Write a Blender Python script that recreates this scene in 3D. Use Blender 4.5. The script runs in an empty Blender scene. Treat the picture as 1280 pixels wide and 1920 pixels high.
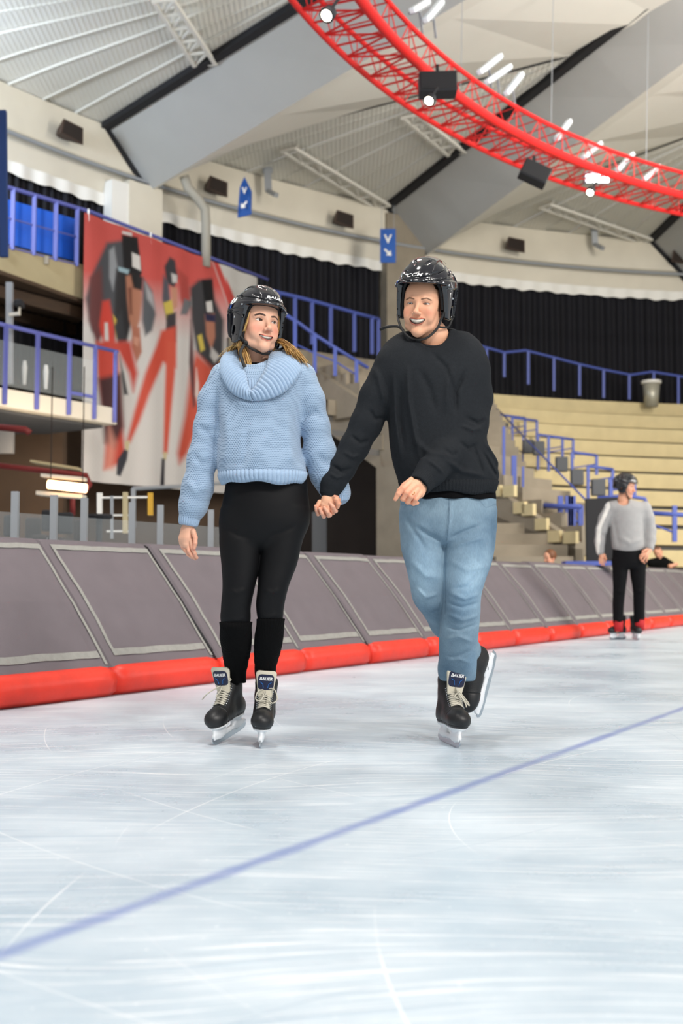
import bpy, bmesh, math, random
import numpy as np
from mathutils import Vector, Matrix
from mathutils.bvhtree import BVHTree
random.seed(7); rng = np.random.default_rng(7)
SC = bpy.context.scene; COL = SC.collection
FPX = 2133.0; CAMH = 0.65; PITCH = math.radians(3.65)
CP, SP = math.cos(PITCH), math.sin(PITCH)

def P(px, py, Y):
    """point at world depth Y seen at photo position px, py"""
    u = (px - 640) / FPX; v = (960 - py) / FPX
    s = Y / (CP - SP * v)
    return np.array([u * s, Y, CAMH + (SP + CP * v) * s])
def PZ(px, py, z):
    """point at height z seen at photo position px, py"""
    u = (px - 640) / FPX; v = (960 - py) / FPX
    s = (z - CAMH) / (SP + CP * v)
    return np.array([u * s, (CP - SP * v) * s, z])
def V(*a): return np.array(a, dtype=float)
def unit(v): v = np.asarray(v, float); return v / (np.linalg.norm(v) + 1e-12)

# ---------------------------------------------------------------- materials
MATS = {}
def newmat(name):
    m = bpy.data.materials.new(name); m.use_nodes = True
    nt = m.node_tree; b = nt.nodes['Principled BSDF']
    MATS[name] = m
    return m, nt, b
def lin(c):
    if isinstance(c, str):
        c = [int(c[i:i+2], 16) / 255 for i in (0, 2, 4)]
    return tuple(x / 12.92 if x <= 0.04045 else ((x + 0.055) / 1.055) ** 2.4 for x in c[:3]) + (1.0,)
def nd(nt, typ, **kw):
    n = nt.nodes.new(typ)
    for k, v in kw.items():
        if k.startswith('i_'): n.inputs[k[2:]].default_value = v
        else: setattr(n, k, v)
    return n
def coords(nt, scale=(1, 1, 1), out='Object', rot=(0, 0, 0)):
    tc = nd(nt, 'ShaderNodeTexCoord'); mp = nd(nt, 'ShaderNodeMapping')
    mp.inputs['Scale'].default_value = scale; mp.inputs['Rotation'].default_value = rot
    nt.links.new(tc.outputs[out], mp.inputs['Vector']); return mp.outputs['Vector']
def mat(name, col, rough=0.6, metal=0.0, noise=0.0, nscale=8.0, bump=0.0, bscale=60.0, spec=0.5, coat=0.0, emit=None, estr=0.0, alpha=None, trans=0.0, sss=0.0, sheen=0.0, stretch=(1,1,1)):
    m, nt, b = newmat(name)
    c = lin(col)
    b.inputs['Base Color'].default_value = c
    b.inputs['Roughness'].default_value = rough
    b.inputs['Metallic'].default_value = metal
    b.inputs['Specular IOR Level'].default_value = spec
    b.inputs['Coat Weight'].default_value = coat
    if sheen: b.inputs['Sheen Weight'].default_value = sheen
    if sss:
        b.inputs['Subsurface Weight'].default_value = sss; b.inputs['Subsurface Radius'].default_value = (0.012, 0.005, 0.003); b.inputs['Subsurface Scale'].default_value = 1.0
    if emit:
        b.inputs['Emission Color'].default_value = lin(emit); b.inputs['Emission Strength'].default_value = estr
    if trans: b.inputs['Transmission Weight'].default_value = trans; b.inputs['IOR'].default_value = 1.1
    if alpha is not None: b.inputs['Alpha'].default_value = alpha
    if noise > 0:
        v = coords(nt, stretch)
        n = nd(nt, 'ShaderNodeTexNoise'); n.inputs['Scale'].default_value = nscale; n.inputs['Detail'].default_value = 6
        nt.links.new(v, n.inputs['Vector'])
        mr = nd(nt, 'ShaderNodeMapRange'); mr.inputs['From Min'].default_value = 0.3; mr.inputs['From Max'].default_value = 0.7
        mr.inputs['To Min'].default_value = 1 - noise; mr.inputs['To Max'].default_value = 1 + noise
        nt.links.new(n.outputs['Fac'], mr.inputs['Value'])
        mx = nd(nt, 'ShaderNodeVectorMath', operation='SCALE'); mx.inputs[0].default_value = c[:3]
        nt.links.new(mr.outputs['Result'], mx.inputs['Scale']); nt.links.new(mx.outputs['Vector'], b.inputs['Base Color'])
    if bump > 0:
        v = coords(nt, (1, 1, 1))
        n = nd(nt, 'ShaderNodeTexNoise'); n.inputs['Scale'].default_value = bscale; n.inputs['Detail'].default_value = 4
        nt.links.new(v, n.inputs['Vector'])
        bp = nd(nt, 'ShaderNodeBump'); bp.inputs['Strength'].default_value = bump; bp.inputs['Distance'].default_value = 0.01
        nt.links.new(n.outputs['Fac'], bp.inputs['Height']); nt.links.new(bp.outputs['Normal'], b.inputs['Normal'])
    return m
def attrmat(name, rough=0.5, spec=0.4, sss=0.0, attr='Col', coat=0.0):
    m, nt, b = newmat(name)
    a = nd(nt, 'ShaderNodeAttribute', attribute_name=attr)
    nt.links.new(a.outputs['Color'], b.inputs['Base Color'])
    b.inputs['Roughness'].default_value = rough; b.inputs['Specular IOR Level'].default_value = spec; b.inputs['Coat Weight'].default_value = coat
    if sss:
        b.inputs['Subsurface Weight'].default_value = sss; b.inputs['Subsurface Radius'].default_value = (0.010, 0.004, 0.002); b.inputs['Subsurface Scale'].default_value = 1.0
    return m

# ---------------------------------------------------------------- objects
def tag(o, label=None, cat=None, group=None, kind=None):
    if label: o['label'] = label
    if cat: o['category'] = cat
    if group: o['group'] = group
    if kind: o['kind'] = kind
    return o
def empty(name, loc, label, cat, group=None):
    o = bpy.data.objects.new(name, None); COL.objects.link(o); o.location = tuple(float(v) for v in loc)
    o.empty_display_size = 0.1
    return tag(o, label, cat, group)
def worldloc(o):
    l = Vector((0, 0, 0))
    while o is not None: l = l + o.location; o = o.parent
    return l
def link(name, verts, faces, mats, parent=None, smooth=False, mi=None, cols=None, origin=None):
    """verts in world coordinates; every parent is unrotated"""
    me = bpy.data.meshes.new(name)
    verts = np.asarray(verts, dtype=float)
    base = np.array(worldloc(parent)) if parent is not None else np.zeros(3)
    o_loc = np.zeros(3)
    if parent is None and len(verts):
        if origin is None:
            origin = (verts.min(0) + verts.max(0)) / 2; origin[2] = verts[:, 2].min()
        o_loc = np.asarray(origin, float)
    vv = verts - base - o_loc
    if isinstance(faces, np.ndarray) and faces.ndim == 2:
        n, k = faces.shape
        me.vertices.add(len(vv)); me.vertices.foreach_set('co', vv.astype(np.float32).ravel())
        me.loops.add(n * k); me.loops.foreach_set('vertex_index', faces.astype(np.int32).ravel())
        me.polygons.add(n); me.polygons.foreach_set('loop_start', (np.arange(n) * k).astype(np.int32))
        try: me.polygons.foreach_set('loop_total', np.full(n, k, dtype=np.int32))
        except Exception: pass
        me.update(calc_edges=True); me.validate()
    else:
        me.from_pydata([tuple(v) for v in vv], [], [tuple(f) for f in faces]); me.update()
    for m in (mats if isinstance(mats, (list, tuple)) else [mats]): me.materials.append(m)
    if mi is not None: me.polygons.foreach_set('material_index', np.asarray(mi, dtype=np.int32))
    if smooth: me.polygons.foreach_set('use_smooth', np.ones(len(me.polygons), dtype=bool))
    if cols is not None:
        ca = me.color_attributes.new('Col', 'FLOAT_COLOR', 'POINT')
        c4 = np.ones((len(vv), 4), dtype=np.float32); c4[:, :3] = cols
        ca.data.foreach_set('color', c4.ravel())
    o = bpy.data.objects.new(name, me); COL.objects.link(o)
    o.location = tuple(o_loc)
    if parent is not None: o.parent = parent
    return o

class MB:
    """collects simple shapes (world coordinates) into one mesh"""
    def __init__(s): s.v = []; s.f = []; s.m = []
    def add(s, vs, fs, m=0):
        b = len(s.v); s.v += [tuple(map(float, v)) for v in vs]; s.f += [tuple(b + i for i in f) for f in fs]; s.m += [m] * len(fs); return s
    def box(s, c, size, R=None, m=0):
        c = np.asarray(c, float); h = np.asarray(size, float) / 2
        pts = np.array([[x, y, z] for x in (-1, 1) for y in (-1, 1) for z in (-1, 1)]) * h
        if R is not None: pts = pts @ np.asarray(R).T
        return s.add(pts + c, [(0, 1, 3, 2), (4, 6, 7, 5), (0, 4, 5, 1), (2, 3, 7, 6), (0, 2, 6, 4), (1, 5, 7, 3)], m)
    def bar(s, a, b, w, h=None, up=(0, 0, 1), m=0):
        a = np.asarray(a, float); b = np.asarray(b, float); d = b - a; L = np.linalg.norm(d)
        if L < 1e-6: return s
        x = d / L; up = np.asarray(up, float)
        if abs(np.dot(x, up)) > 0.98: up = V(0, 1, 0) if abs(x[1]) < 0.9 else V(1, 0, 0)
        y = unit(np.cross(up, x)); z = np.cross(x, y)
        return s.box((a + b) / 2, (L, w, h if h else w), np.stack([x, y, z], 1), m)
    def tube(s, pts, r, n=8, m=0, closed=False, cap=True, flat=1.0, nrm=None):
        pts = [np.asarray(p, float) for p in pts]; N = len(pts)
        rs = r if isinstance(r, (list, tuple, np.ndarray)) else [r] * N
        b = len(s.v); prev = None
        for i, p in enumerate(pts):
            t = unit((pts[(i + 1) % N] if (closed or i < N - 1) else p) - (pts[i - 1] if (closed or i > 0) else p))
            if nrm is not None: ref = np.asarray(nrm[i] if np.ndim(nrm) > 1 else nrm, float)
            elif prev is None: ref = V(0, 0, 1) if abs(t[2]) < 0.9 else V(1, 0, 0)
            else: ref = prev
            u = unit(ref - t * np.dot(ref, t)); w = np.cross(t, u); prev = u
            for k in range(n):
                a = 2 * math.pi * k / n
                s.v.append(tuple(p + rs[i] * (math.cos(a) * u * flat + math.sin(a) * w)))
        M = N if closed else N - 1
        for i in range(M):
            j = (i + 1) % N
            for k in range(n):
                l = (k + 1) % n
                s.f.append((b + i * n + k, b + i * n + l, b + j * n + l, b + j * n + k)); s.m.append(m)
        if cap and not closed:
            s.f.append(tuple(b + k for k in range(n))[::-1]); s.m.append(m)
            s.f.append(tuple(b + (N - 1) * n + k for k in range(n))); s.m.append(m)
        return s
    def lathe(s, c, prof, n=20, axis=(0, 0, 1), m=0):
        ax = unit(axis); ref = V(1, 0, 0) if abs(ax[0]) < 0.9 else V(0, 1, 0)
        u = unit(ref - ax * np.dot(ref, ax)); w = np.cross(ax, u); c = np.asarray(c, float); b = len(s.v)
        for (r, h) in prof:
            for k in range(n):
                a = 2 * math.pi * k / n
                s.v.append(tuple(c + ax * h + r * (math.cos(a) * u + math.sin(a) * w)))
        for i in range(len(prof) - 1):
            for k in range(n):
                l = (k + 1) % n
                s.f.append((b + i * n + k, b + i * n + l, b + (i + 1) * n + l, b + (i + 1) * n + k)); s.m.append(m)
        s.f.append(tuple(b + k for k in range(n))[::-1]); s.m.append(m)
        s.f.append(tuple(b + (len(prof) - 1) * n + k for k in range(n))); s.m.append(m)
        return s
    def ball(s, c, r, n=8, m=0):
        r3 = np.array([r, r, r]) if np.isscalar(r) else np.asarray(r, float); c = np.asarray(c, float); b = len(s.v); K = n // 2
        for i in range(K + 1):
            ph = math.pi * i / K
            for k in range(n):
                a = 2 * math.pi * k / n
                s.v.append(tuple(c + r3 * V(math.sin(ph) * math.cos(a), math.sin(ph) * math.sin(a), math.cos(ph))))
        for i in range(K):
            for k in range(n):
                l = (k + 1) % n
                s.f.append((b + i * n + k, b + (i + 1) * n + k, b + (i + 1) * n + l, b + i * n + l)); s.m.append(m)
        return s
    def prism(s, poly, d, m=0):
        """polygon (3-D points) extruded by vector d"""
        n = len(poly); poly = [np.asarray(p, float) for p in poly]; d = np.asarray(d, float)
        vs = poly + [p + d for p in poly]
        fs = [tuple(range(n))[::-1], tuple(range(n, 2 * n))] + [(i, (i + 1) % n, n + (i + 1) % n, n + i) for i in range(n)]
        return s.add(vs, fs, m)
    def build(s, name, mats, parent=None, smooth=False, bevel=0, origin=None):
        o = link(name, s.v, s.f, mats, parent, smooth, mi=s.m, origin=origin)
        if bevel:
            md = o.modifiers.new('Bevel', 'BEVEL'); md.width = bevel; md.segments = 2; md.limit_method = 'ANGLE'
        return o

def text_mesh(s, shear=0.0, bold=0.0, spacing=1.0):
    cu = bpy.data.curves.new('lettering', 'FONT'); cu.body = s; cu.size = 1.0; cu.align_x = 'CENTER'; cu.align_y = 'CENTER'
    cu.shear = shear; cu.offset = bold; cu.space_character = spacing; cu.resolution_u = 3
    ob = bpy.data.objects.new('lettering', cu); COL.objects.link(ob)
    dg = bpy.context.evaluated_depsgraph_get(); dg.update()
    me = bpy.data.meshes.new_from_object(ob.evaluated_get(dg))
    bm = bmesh.new(); bm.from_mesh(me)
    bmesh.ops.triangulate(bm, faces=bm.faces)
    vs = np.array([v.co[:] for v in bm.verts]); fs = [tuple(v.index for v in f.verts) for f in bm.faces]; bm.free()
    bpy.data.objects.remove(ob); bpy.data.curves.remove(cu); bpy.data.meshes.remove(me)
    return vs, fs
def bvh_of(v, f): return BVHTree.FromPolygons([tuple(map(float, p)) for p in v], [tuple(int(i) for i in q) for q in f])
def decal(vs2, fs, centre, right, up, width, bvh, off=0.0012, aspect=1.0):
    """lay flat lettering on to a surface: cast every vertex along the view of the patch"""
    w = vs2[:, 0].max() - vs2[:, 0].min(); sc = width / w; c0 = (vs2.max(0) + vs2.min(0)) / 2
    right = unit(right); up = unit(up - right * np.dot(up, right)); n = np.cross(right, up); out = []
    for v in vs2:
        p = centre + right * (v[0] - c0[0]) * sc + up * (v[1] - c0[1]) * sc * aspect
        hit = bvh.ray_cast(Vector(p + n * 0.15), Vector(-n), 0.35)
        q = np.array(hit[0]) + n * off if hit[0] is not None else p
        out.append(q)
    return out, fs

# ---------------------------------------------------------------- distance-field modelling
F = np.float32
def smin(a, b, k):
    h = np.clip(0.5 + 0.5 * (b - a) / k, 0, 1); return b + (a - b) * h - k * h * (1 - h)
def smax(a, b, k): return -smin(-a, -b, k)
def sph(p, c, r): return np.linalg.norm(p - np.asarray(c, F), axis=1) - F(r)
def ell(p, c, r, R=None):
    q = p - np.asarray(c, F)
    if R is not None: q = q @ np.asarray(R, F)
    r = np.asarray(r, F); k0 = np.linalg.norm(q / r, axis=1); k1 = np.linalg.norm(q / (r * r), axis=1)
    return k0 * (k0 - 1) / (k1 + F(1e-9))
def rc(p, a, b, ra, rb):
    a = np.asarray(a, F); b = np.asarray(b, F); d = b - a; L = max(float(d @ d), 1e-12)
    t = np.clip(((p - a) @ d) / F(L), 0, 1)
    return np.linalg.norm(p - a - t[:, None] * d, axis=1) - (F(ra) + F(rb - ra) * t)
def chain(p, pts, rs, k=0.01):
    o = None
    for i in range(len(pts) - 1):
        d = rc(p, pts[i], pts[i + 1], rs[i], rs[i + 1])
        o = d if o is None else smin(o, d, k)
    return o
def squash(p, c, n, s):
    """stretch space along n so shapes come out s times as thick along n"""
    n = np.asarray(unit(n), F); q = (p - np.asarray(c, F)) @ n
    return p + (q * F(1.0 / s - 1.0))[:, None] * n
def rbox(p, c, h, r, R=None):
    q = p - np.asarray(c, F)
    if R is not None: q = q @ np.asarray(R, F)
    q = np.abs(q) - (np.asarray(h, F) - F(r))
    return np.linalg.norm(np.maximum(q, 0), axis=1) + np.minimum(q.max(axis=1), 0) - F(r)
def smooth_interp(z, zs, vals):
    """monotone-ish cubic through rows"""
    zs = np.asarray(zs, float); vals = np.asarray(vals, float)
    if zs[0] > zs[-1]: zs = zs[::-1]; vals = vals[::-1]
    m = np.gradient(vals, zs); zc = np.clip(z, zs[0], zs[-1])
    i = np.clip(np.searchsorted(zs, zc) - 1, 0, len(zs) - 2)
    h = zs[i + 1] - zs[i]; t = (zc - zs[i]) / h
    return ((2*t**3 - 3*t**2 + 1) * vals[i] + (t**3 - 2*t**2 + t) * h * m[i] + (-2*t**3 + 3*t**2) * vals[i+1] + (t**3 - t**2) * h * m[i+1]).astype(F)
def vloft(p, rows, D, k=0.02, pw=2.0):
    """rows: (py, pxL, pxR, y offset of centre, half depth) from the top down, for a body at depth D"""
    zs = []; cx = []; ax = []; cy = []; by = []
    for (py, l, r, yo, hd) in rows:
        a = P(l, py, D + yo); b = P(r, py, D + yo)
        zs.append(a[2]); cx.append((a[0] + b[0]) / 2); ax.append((b[0] - a[0]) / 2); cy.append(D + yo); by.append(hd)
    z = p[:, 2].astype(float)
    CX = smooth_interp(z, zs, cx); AX = smooth_interp(z, zs, ax); CY = smooth_interp(z, zs, cy); BY = smooth_interp(z, zs, by)
    qx = (p[:, 0] - CX); qy = (p[:, 1] - CY)
    k0 = ((np.abs(qx) / AX) ** pw + (np.abs(qy) / BY) ** pw) ** (1 / pw)
    k1 = np.sqrt((qx / AX**2)**2 + (qy / BY**2)**2) + F(1e-6)
    e = np.where(k0 > 0.3, k0 * (k0 - 1) / k1, (k0 - 1) * np.minimum(AX, BY)) if pw == 2.0 else (k0 - 1) * np.minimum(AX, BY)
    zt = F(max(zs)); zb = F(min(zs))
    e = smax(e.astype(F), p[:, 2] - zt, k); return smax(e, zb - p[:, 2], k)
def seg2(p, a, b):
    """distance in the x-z plane to a segment, and position along it"""
    ax, az, bx, bz = a[0], a[2], b[0], b[2]; dx, dz = bx - ax, bz - az; L = dx*dx + dz*dz + 1e-12
    t = np.clip(((p[:, 0] - ax) * dx + (p[:, 2] - az) * dz) / L, 0, 1)
    return np.sqrt((p[:, 0] - ax - t * dx) ** 2 + (p[:, 2] - az - t * dz) ** 2), t
def folds(p, d, lst, D, side=-1, y0=None, amp=1.0):
    """lst: (points in photo px, width m, height m): ridges (+) and creases (-) on the front of a garment"""
    y0 = D if y0 is None else y0
    m = 1 / (1 + np.exp(np.clip((p[:, 1] - y0) * (-side) * 60, -30, 30)))
    tot = np.zeros(len(p), F)
    for (pts, w, h) in lst:
        q = [P(x, y, D) for (x, y) in pts]; best = None; n = len(q) - 1
        for i in range(n):
            dd, t = seg2(p, q[i], q[i + 1]); s = (i + t) / n
            if best is None: best, bs = dd, s
            else: bs = np.where(dd < best, s, bs); best = np.minimum(best, dd)
        fade = np.clip(np.minimum(bs, 1 - bs) * 4, 0, 1)
        tot += (amp * h * np.exp(-(best / w) ** 2) * fade).astype(F)
    return d - tot * m.astype(F)

def mesh_sdf(f, lo, hi, h, B=8, slack=1.6):
    lo = np.asarray(lo, float); hi = np.asarray(hi, float)
    nb = np.ceil((hi - lo) / (h * B)).astype(int)
    g = np.stack(np.meshgrid(*[np.arange(n) for n in nb], indexing='ij'), -1).reshape(-1, 3)
    cen = (lo + (g + 0.5) * h * B).astype(F)
    v = np.concatenate([f(c) for c in np.array_split(cen, max(1, len(cen) // 60000))])
    g = g[np.abs(v) < 0.5 * B * h * 1.733 * slack + 0.004]
    n1 = B + 1
    loc = np.stack(np.meshgrid(*[np.arange(n1)] * 3, indexing='ij'), -1).reshape(-1, 3)
    GN = nb * B + 4
    keys = []; poss = []; quads = []
    CH = max(1, 250000 // n1**3)
    eo = [(0,0,0),(1,0,0),(0,1,0),(1,1,0),(0,0,1),(1,0,1),(0,1,1),(1,1,1)]
    edges = [(0,1),(2,3),(4,5),(6,7),(0,2),(1,3),(4,6),(5,7),(0,4),(1,5),(2,6),(3,7)]
    def key(c): return ((c[..., 0] + 1) * GN[1] + c[..., 1] + 1) * GN[2] + c[..., 2] + 1
    for s in range(0, len(g), CH):
        gb = g[s:s + CH]
        ip = gb[:, None, :] * B + loc[None]
        pts = (lo + ip * h).astype(F).reshape(-1, 3)
        W = f(pts).reshape(len(gb), n1, n1, n1); W = np.where(W == 0, F(1e-7), W)
        ins = W < 0
        C = [W[:, a:a + B, b:b + B, c:c + B] for (a, b, c) in eo]
        cnt = sum((c < 0).astype(np.int8) for c in C)
        mk = (cnt > 0) & (cnt < 8)
        if mk.any():
            idx = np.argwhere(mk); cv = np.stack([c[mk] for c in C], 1)
            acc = np.zeros((len(idx), 3)); n = np.zeros(len(idx))
            for (a, b) in edges:
                va, vb = cv[:, a], cv[:, b]; x = (va < 0) != (vb < 0)
                t = np.where(x, va / np.where(x, va - vb, 1), 0)
                pa = np.array(eo[a]); pb = np.array(eo[b])
                acc += (x[:, None]) * (pa + t[:, None] * (pb - pa)); n += x
            cell = gb[idx[:, 0]] * B + idx[:, 1:]
            keys.append(key(cell)); poss.append(lo + (cell + acc / n[:, None]) * h)
        for ax in range(3):
            sl = [slice(0, B)] * 3; s2 = list(sl); s2[ax] = slice(1, B + 1)
            A = ins[:, sl[0], sl[1], sl[2]]; Bq = ins[:, s2[0], s2[1], s2[2]]
            ch = A != Bq
            if not ch.any(): continue
            idx = np.argwhere(ch); fl = A[ch]
            cell = gb[idx[:, 0]] * B + idx[:, 1:]
            u, w = (ax + 1) % 3, (ax + 2) % 3
            du = np.zeros(3, int); du[u] = 1; dw = np.zeros(3, int); dw[w] = 1
            q = np.stack([key(cell - du - dw), key(cell - dw), key(cell), key(cell - du)], 1)
            q = np.where(fl[:, None], q, q[:, ::-1]); quads.append(q)
    if not keys: return np.zeros((0, 3)), np.zeros((0, 4), int)
    keys = np.concatenate(keys); poss = np.concatenate(poss); quads = np.concatenate(quads)
    o = np.argsort(keys); keys = keys[o]; poss = poss[o]
    ii = np.searchsorted(keys, quads); ii = np.clip(ii, 0, len(keys) - 1)
    ok = (keys[ii] == quads).all(1)
    return poss, ii[ok]
def relax(v, f, it=2, lam=0.5):
    """light Laplacian smoothing"""
    e = np.concatenate([f[:, [0, 1]], f[:, [1, 2]], f[:, [2, 3]], f[:, [3, 0]]])
    for _ in range(it):
        s = np.zeros_like(v); c = np.zeros(len(v))
        for k in range(3): s[:, k] = np.bincount(e[:, 0], v[e[:, 1], k], len(v)) + np.bincount(e[:, 1], v[e[:, 0], k], len(v))
        c = np.bincount(e[:, 0], minlength=len(v)) + np.bincount(e[:, 1], minlength=len(v))
        v = v + lam * (s / np.maximum(c, 1)[:, None] - v)
    return v
def join(parts):
    vs = []; fs = []; cs = []; b = 0
    for (v, f, c) in parts:
        vs.append(v); fs.append(f + b); cs.append(c); b += len(v)
    return np.concatenate(vs), np.concatenate(fs), np.concatenate(cs)
def frame_mat(fwd, up):
    """columns x,y,z of a part whose toe / face looks along -y: returns 3x3"""
    y = -unit(fwd); z = unit(np.asarray(up, float) - y * np.dot(up, y)); x = np.cross(y, z)
    return np.stack([x, y, z], 1)
def euler(yaw, pitch, roll):
    """head turn: yaw>0 looks to photo right, pitch>0 looks up, roll>0 tips towards photo right (degrees)"""
    a, b, c = map(math.radians, (yaw, pitch, roll))
    Rz = np.array([[math.cos(a), -math.sin(a), 0], [math.sin(a), math.cos(a), 0], [0, 0, 1]])
    Rx = np.array([[1, 0, 0], [0, math.cos(-b), -math.sin(-b)], [0, math.sin(-b), math.cos(-b)]])
    Ry = np.array([[math.cos(c), 0, math.sin(c)], [0, 1, 0], [-math.sin(c), 0, math.cos(c)]])
    return Ry @ Rz @ Rx
# ================================================================ camera, world, lights
cam = bpy.data.cameras.new('camera'); camo = bpy.data.objects.new('camera', cam); COL.objects.link(camo); SC.camera = camo
camo.location = (0, 0, CAMH); camo.rotation_euler = (math.radians(90) + PITCH, 0, 0)
cam.sensor_fit = 'VERTICAL'; cam.sensor_height = 36; cam.lens = 36 * FPX / 1920; cam.clip_end = 300
cam.dof.use_dof = True; cam.dof.focus_distance = 4.62; cam.dof.aperture_fstop = 2.8
w = bpy.data.worlds.new('world'); SC.world = w; w.use_nodes = True
bg = w.node_tree.nodes['Background']; bg.inputs[0].default_value = (1.0, 0.975, 0.95, 1); bg.inputs[1].default_value = 0.50
SC.view_settings.view_transform = 'Standard'; SC.view_settings.look = 'None'; SC.view_settings.exposure = 0.0; SC.view_settings.gamma = 1.0
def area(name, loc, target, size, power, col=(1, 1, 1), sy=None):
    l = bpy.data.lights.new(name, 'AREA'); l.energy = power; l.color = col; l.size = size
    if sy: l.shape = 'RECTANGLE'; l.size_y = sy
    o = bpy.data.objects.new(name, l); COL.objects.link(o); o.location = loc
    o.rotation_euler = (Vector(target) - Vector(loc)).to_track_quat('-Z', 'Y').to_euler(); return o
for (x_, y_, e_) in [(6.5, -4.0, 620), (2.5, -2.5, 360), (11.0, -5.5, 300), (-1.5, 3.0, 220), (-.6, 8.5, 240), (16.5, -5.0, 220), (21.0, 2.0, 220)]:
    area('arena_floodlight', (x_, y_, 7.9), (1.0 + x_ * .15, 6 + y_ * .1, 0.5), .9, e_, (1.0, 0.96, 0.91))
area('arena_floodlight', (9.5, 13.0, 9.0), (6, 24, 3.5), 3.0, 800, (1.0, 0.93, 0.8))
area('added_roof_fill', (11.0, 11.0, 4.5), (0, 25, 11), 3.0, 950, (1.0, 0.97, 0.92))  # unseen fill lights added to brighten the ceiling
area('added_roof_fill', (-2.5, 1.0, 7.0), (-1.5, 20, 12), 2.0, 110, (1.0, 0.97, 0.92))
area('daylight_window', (-8.3, 17.2, 9.0), (-5.0, 24.2, 8.9), 1.4, 520, (0.75, 0.86, 1.0))

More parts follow.
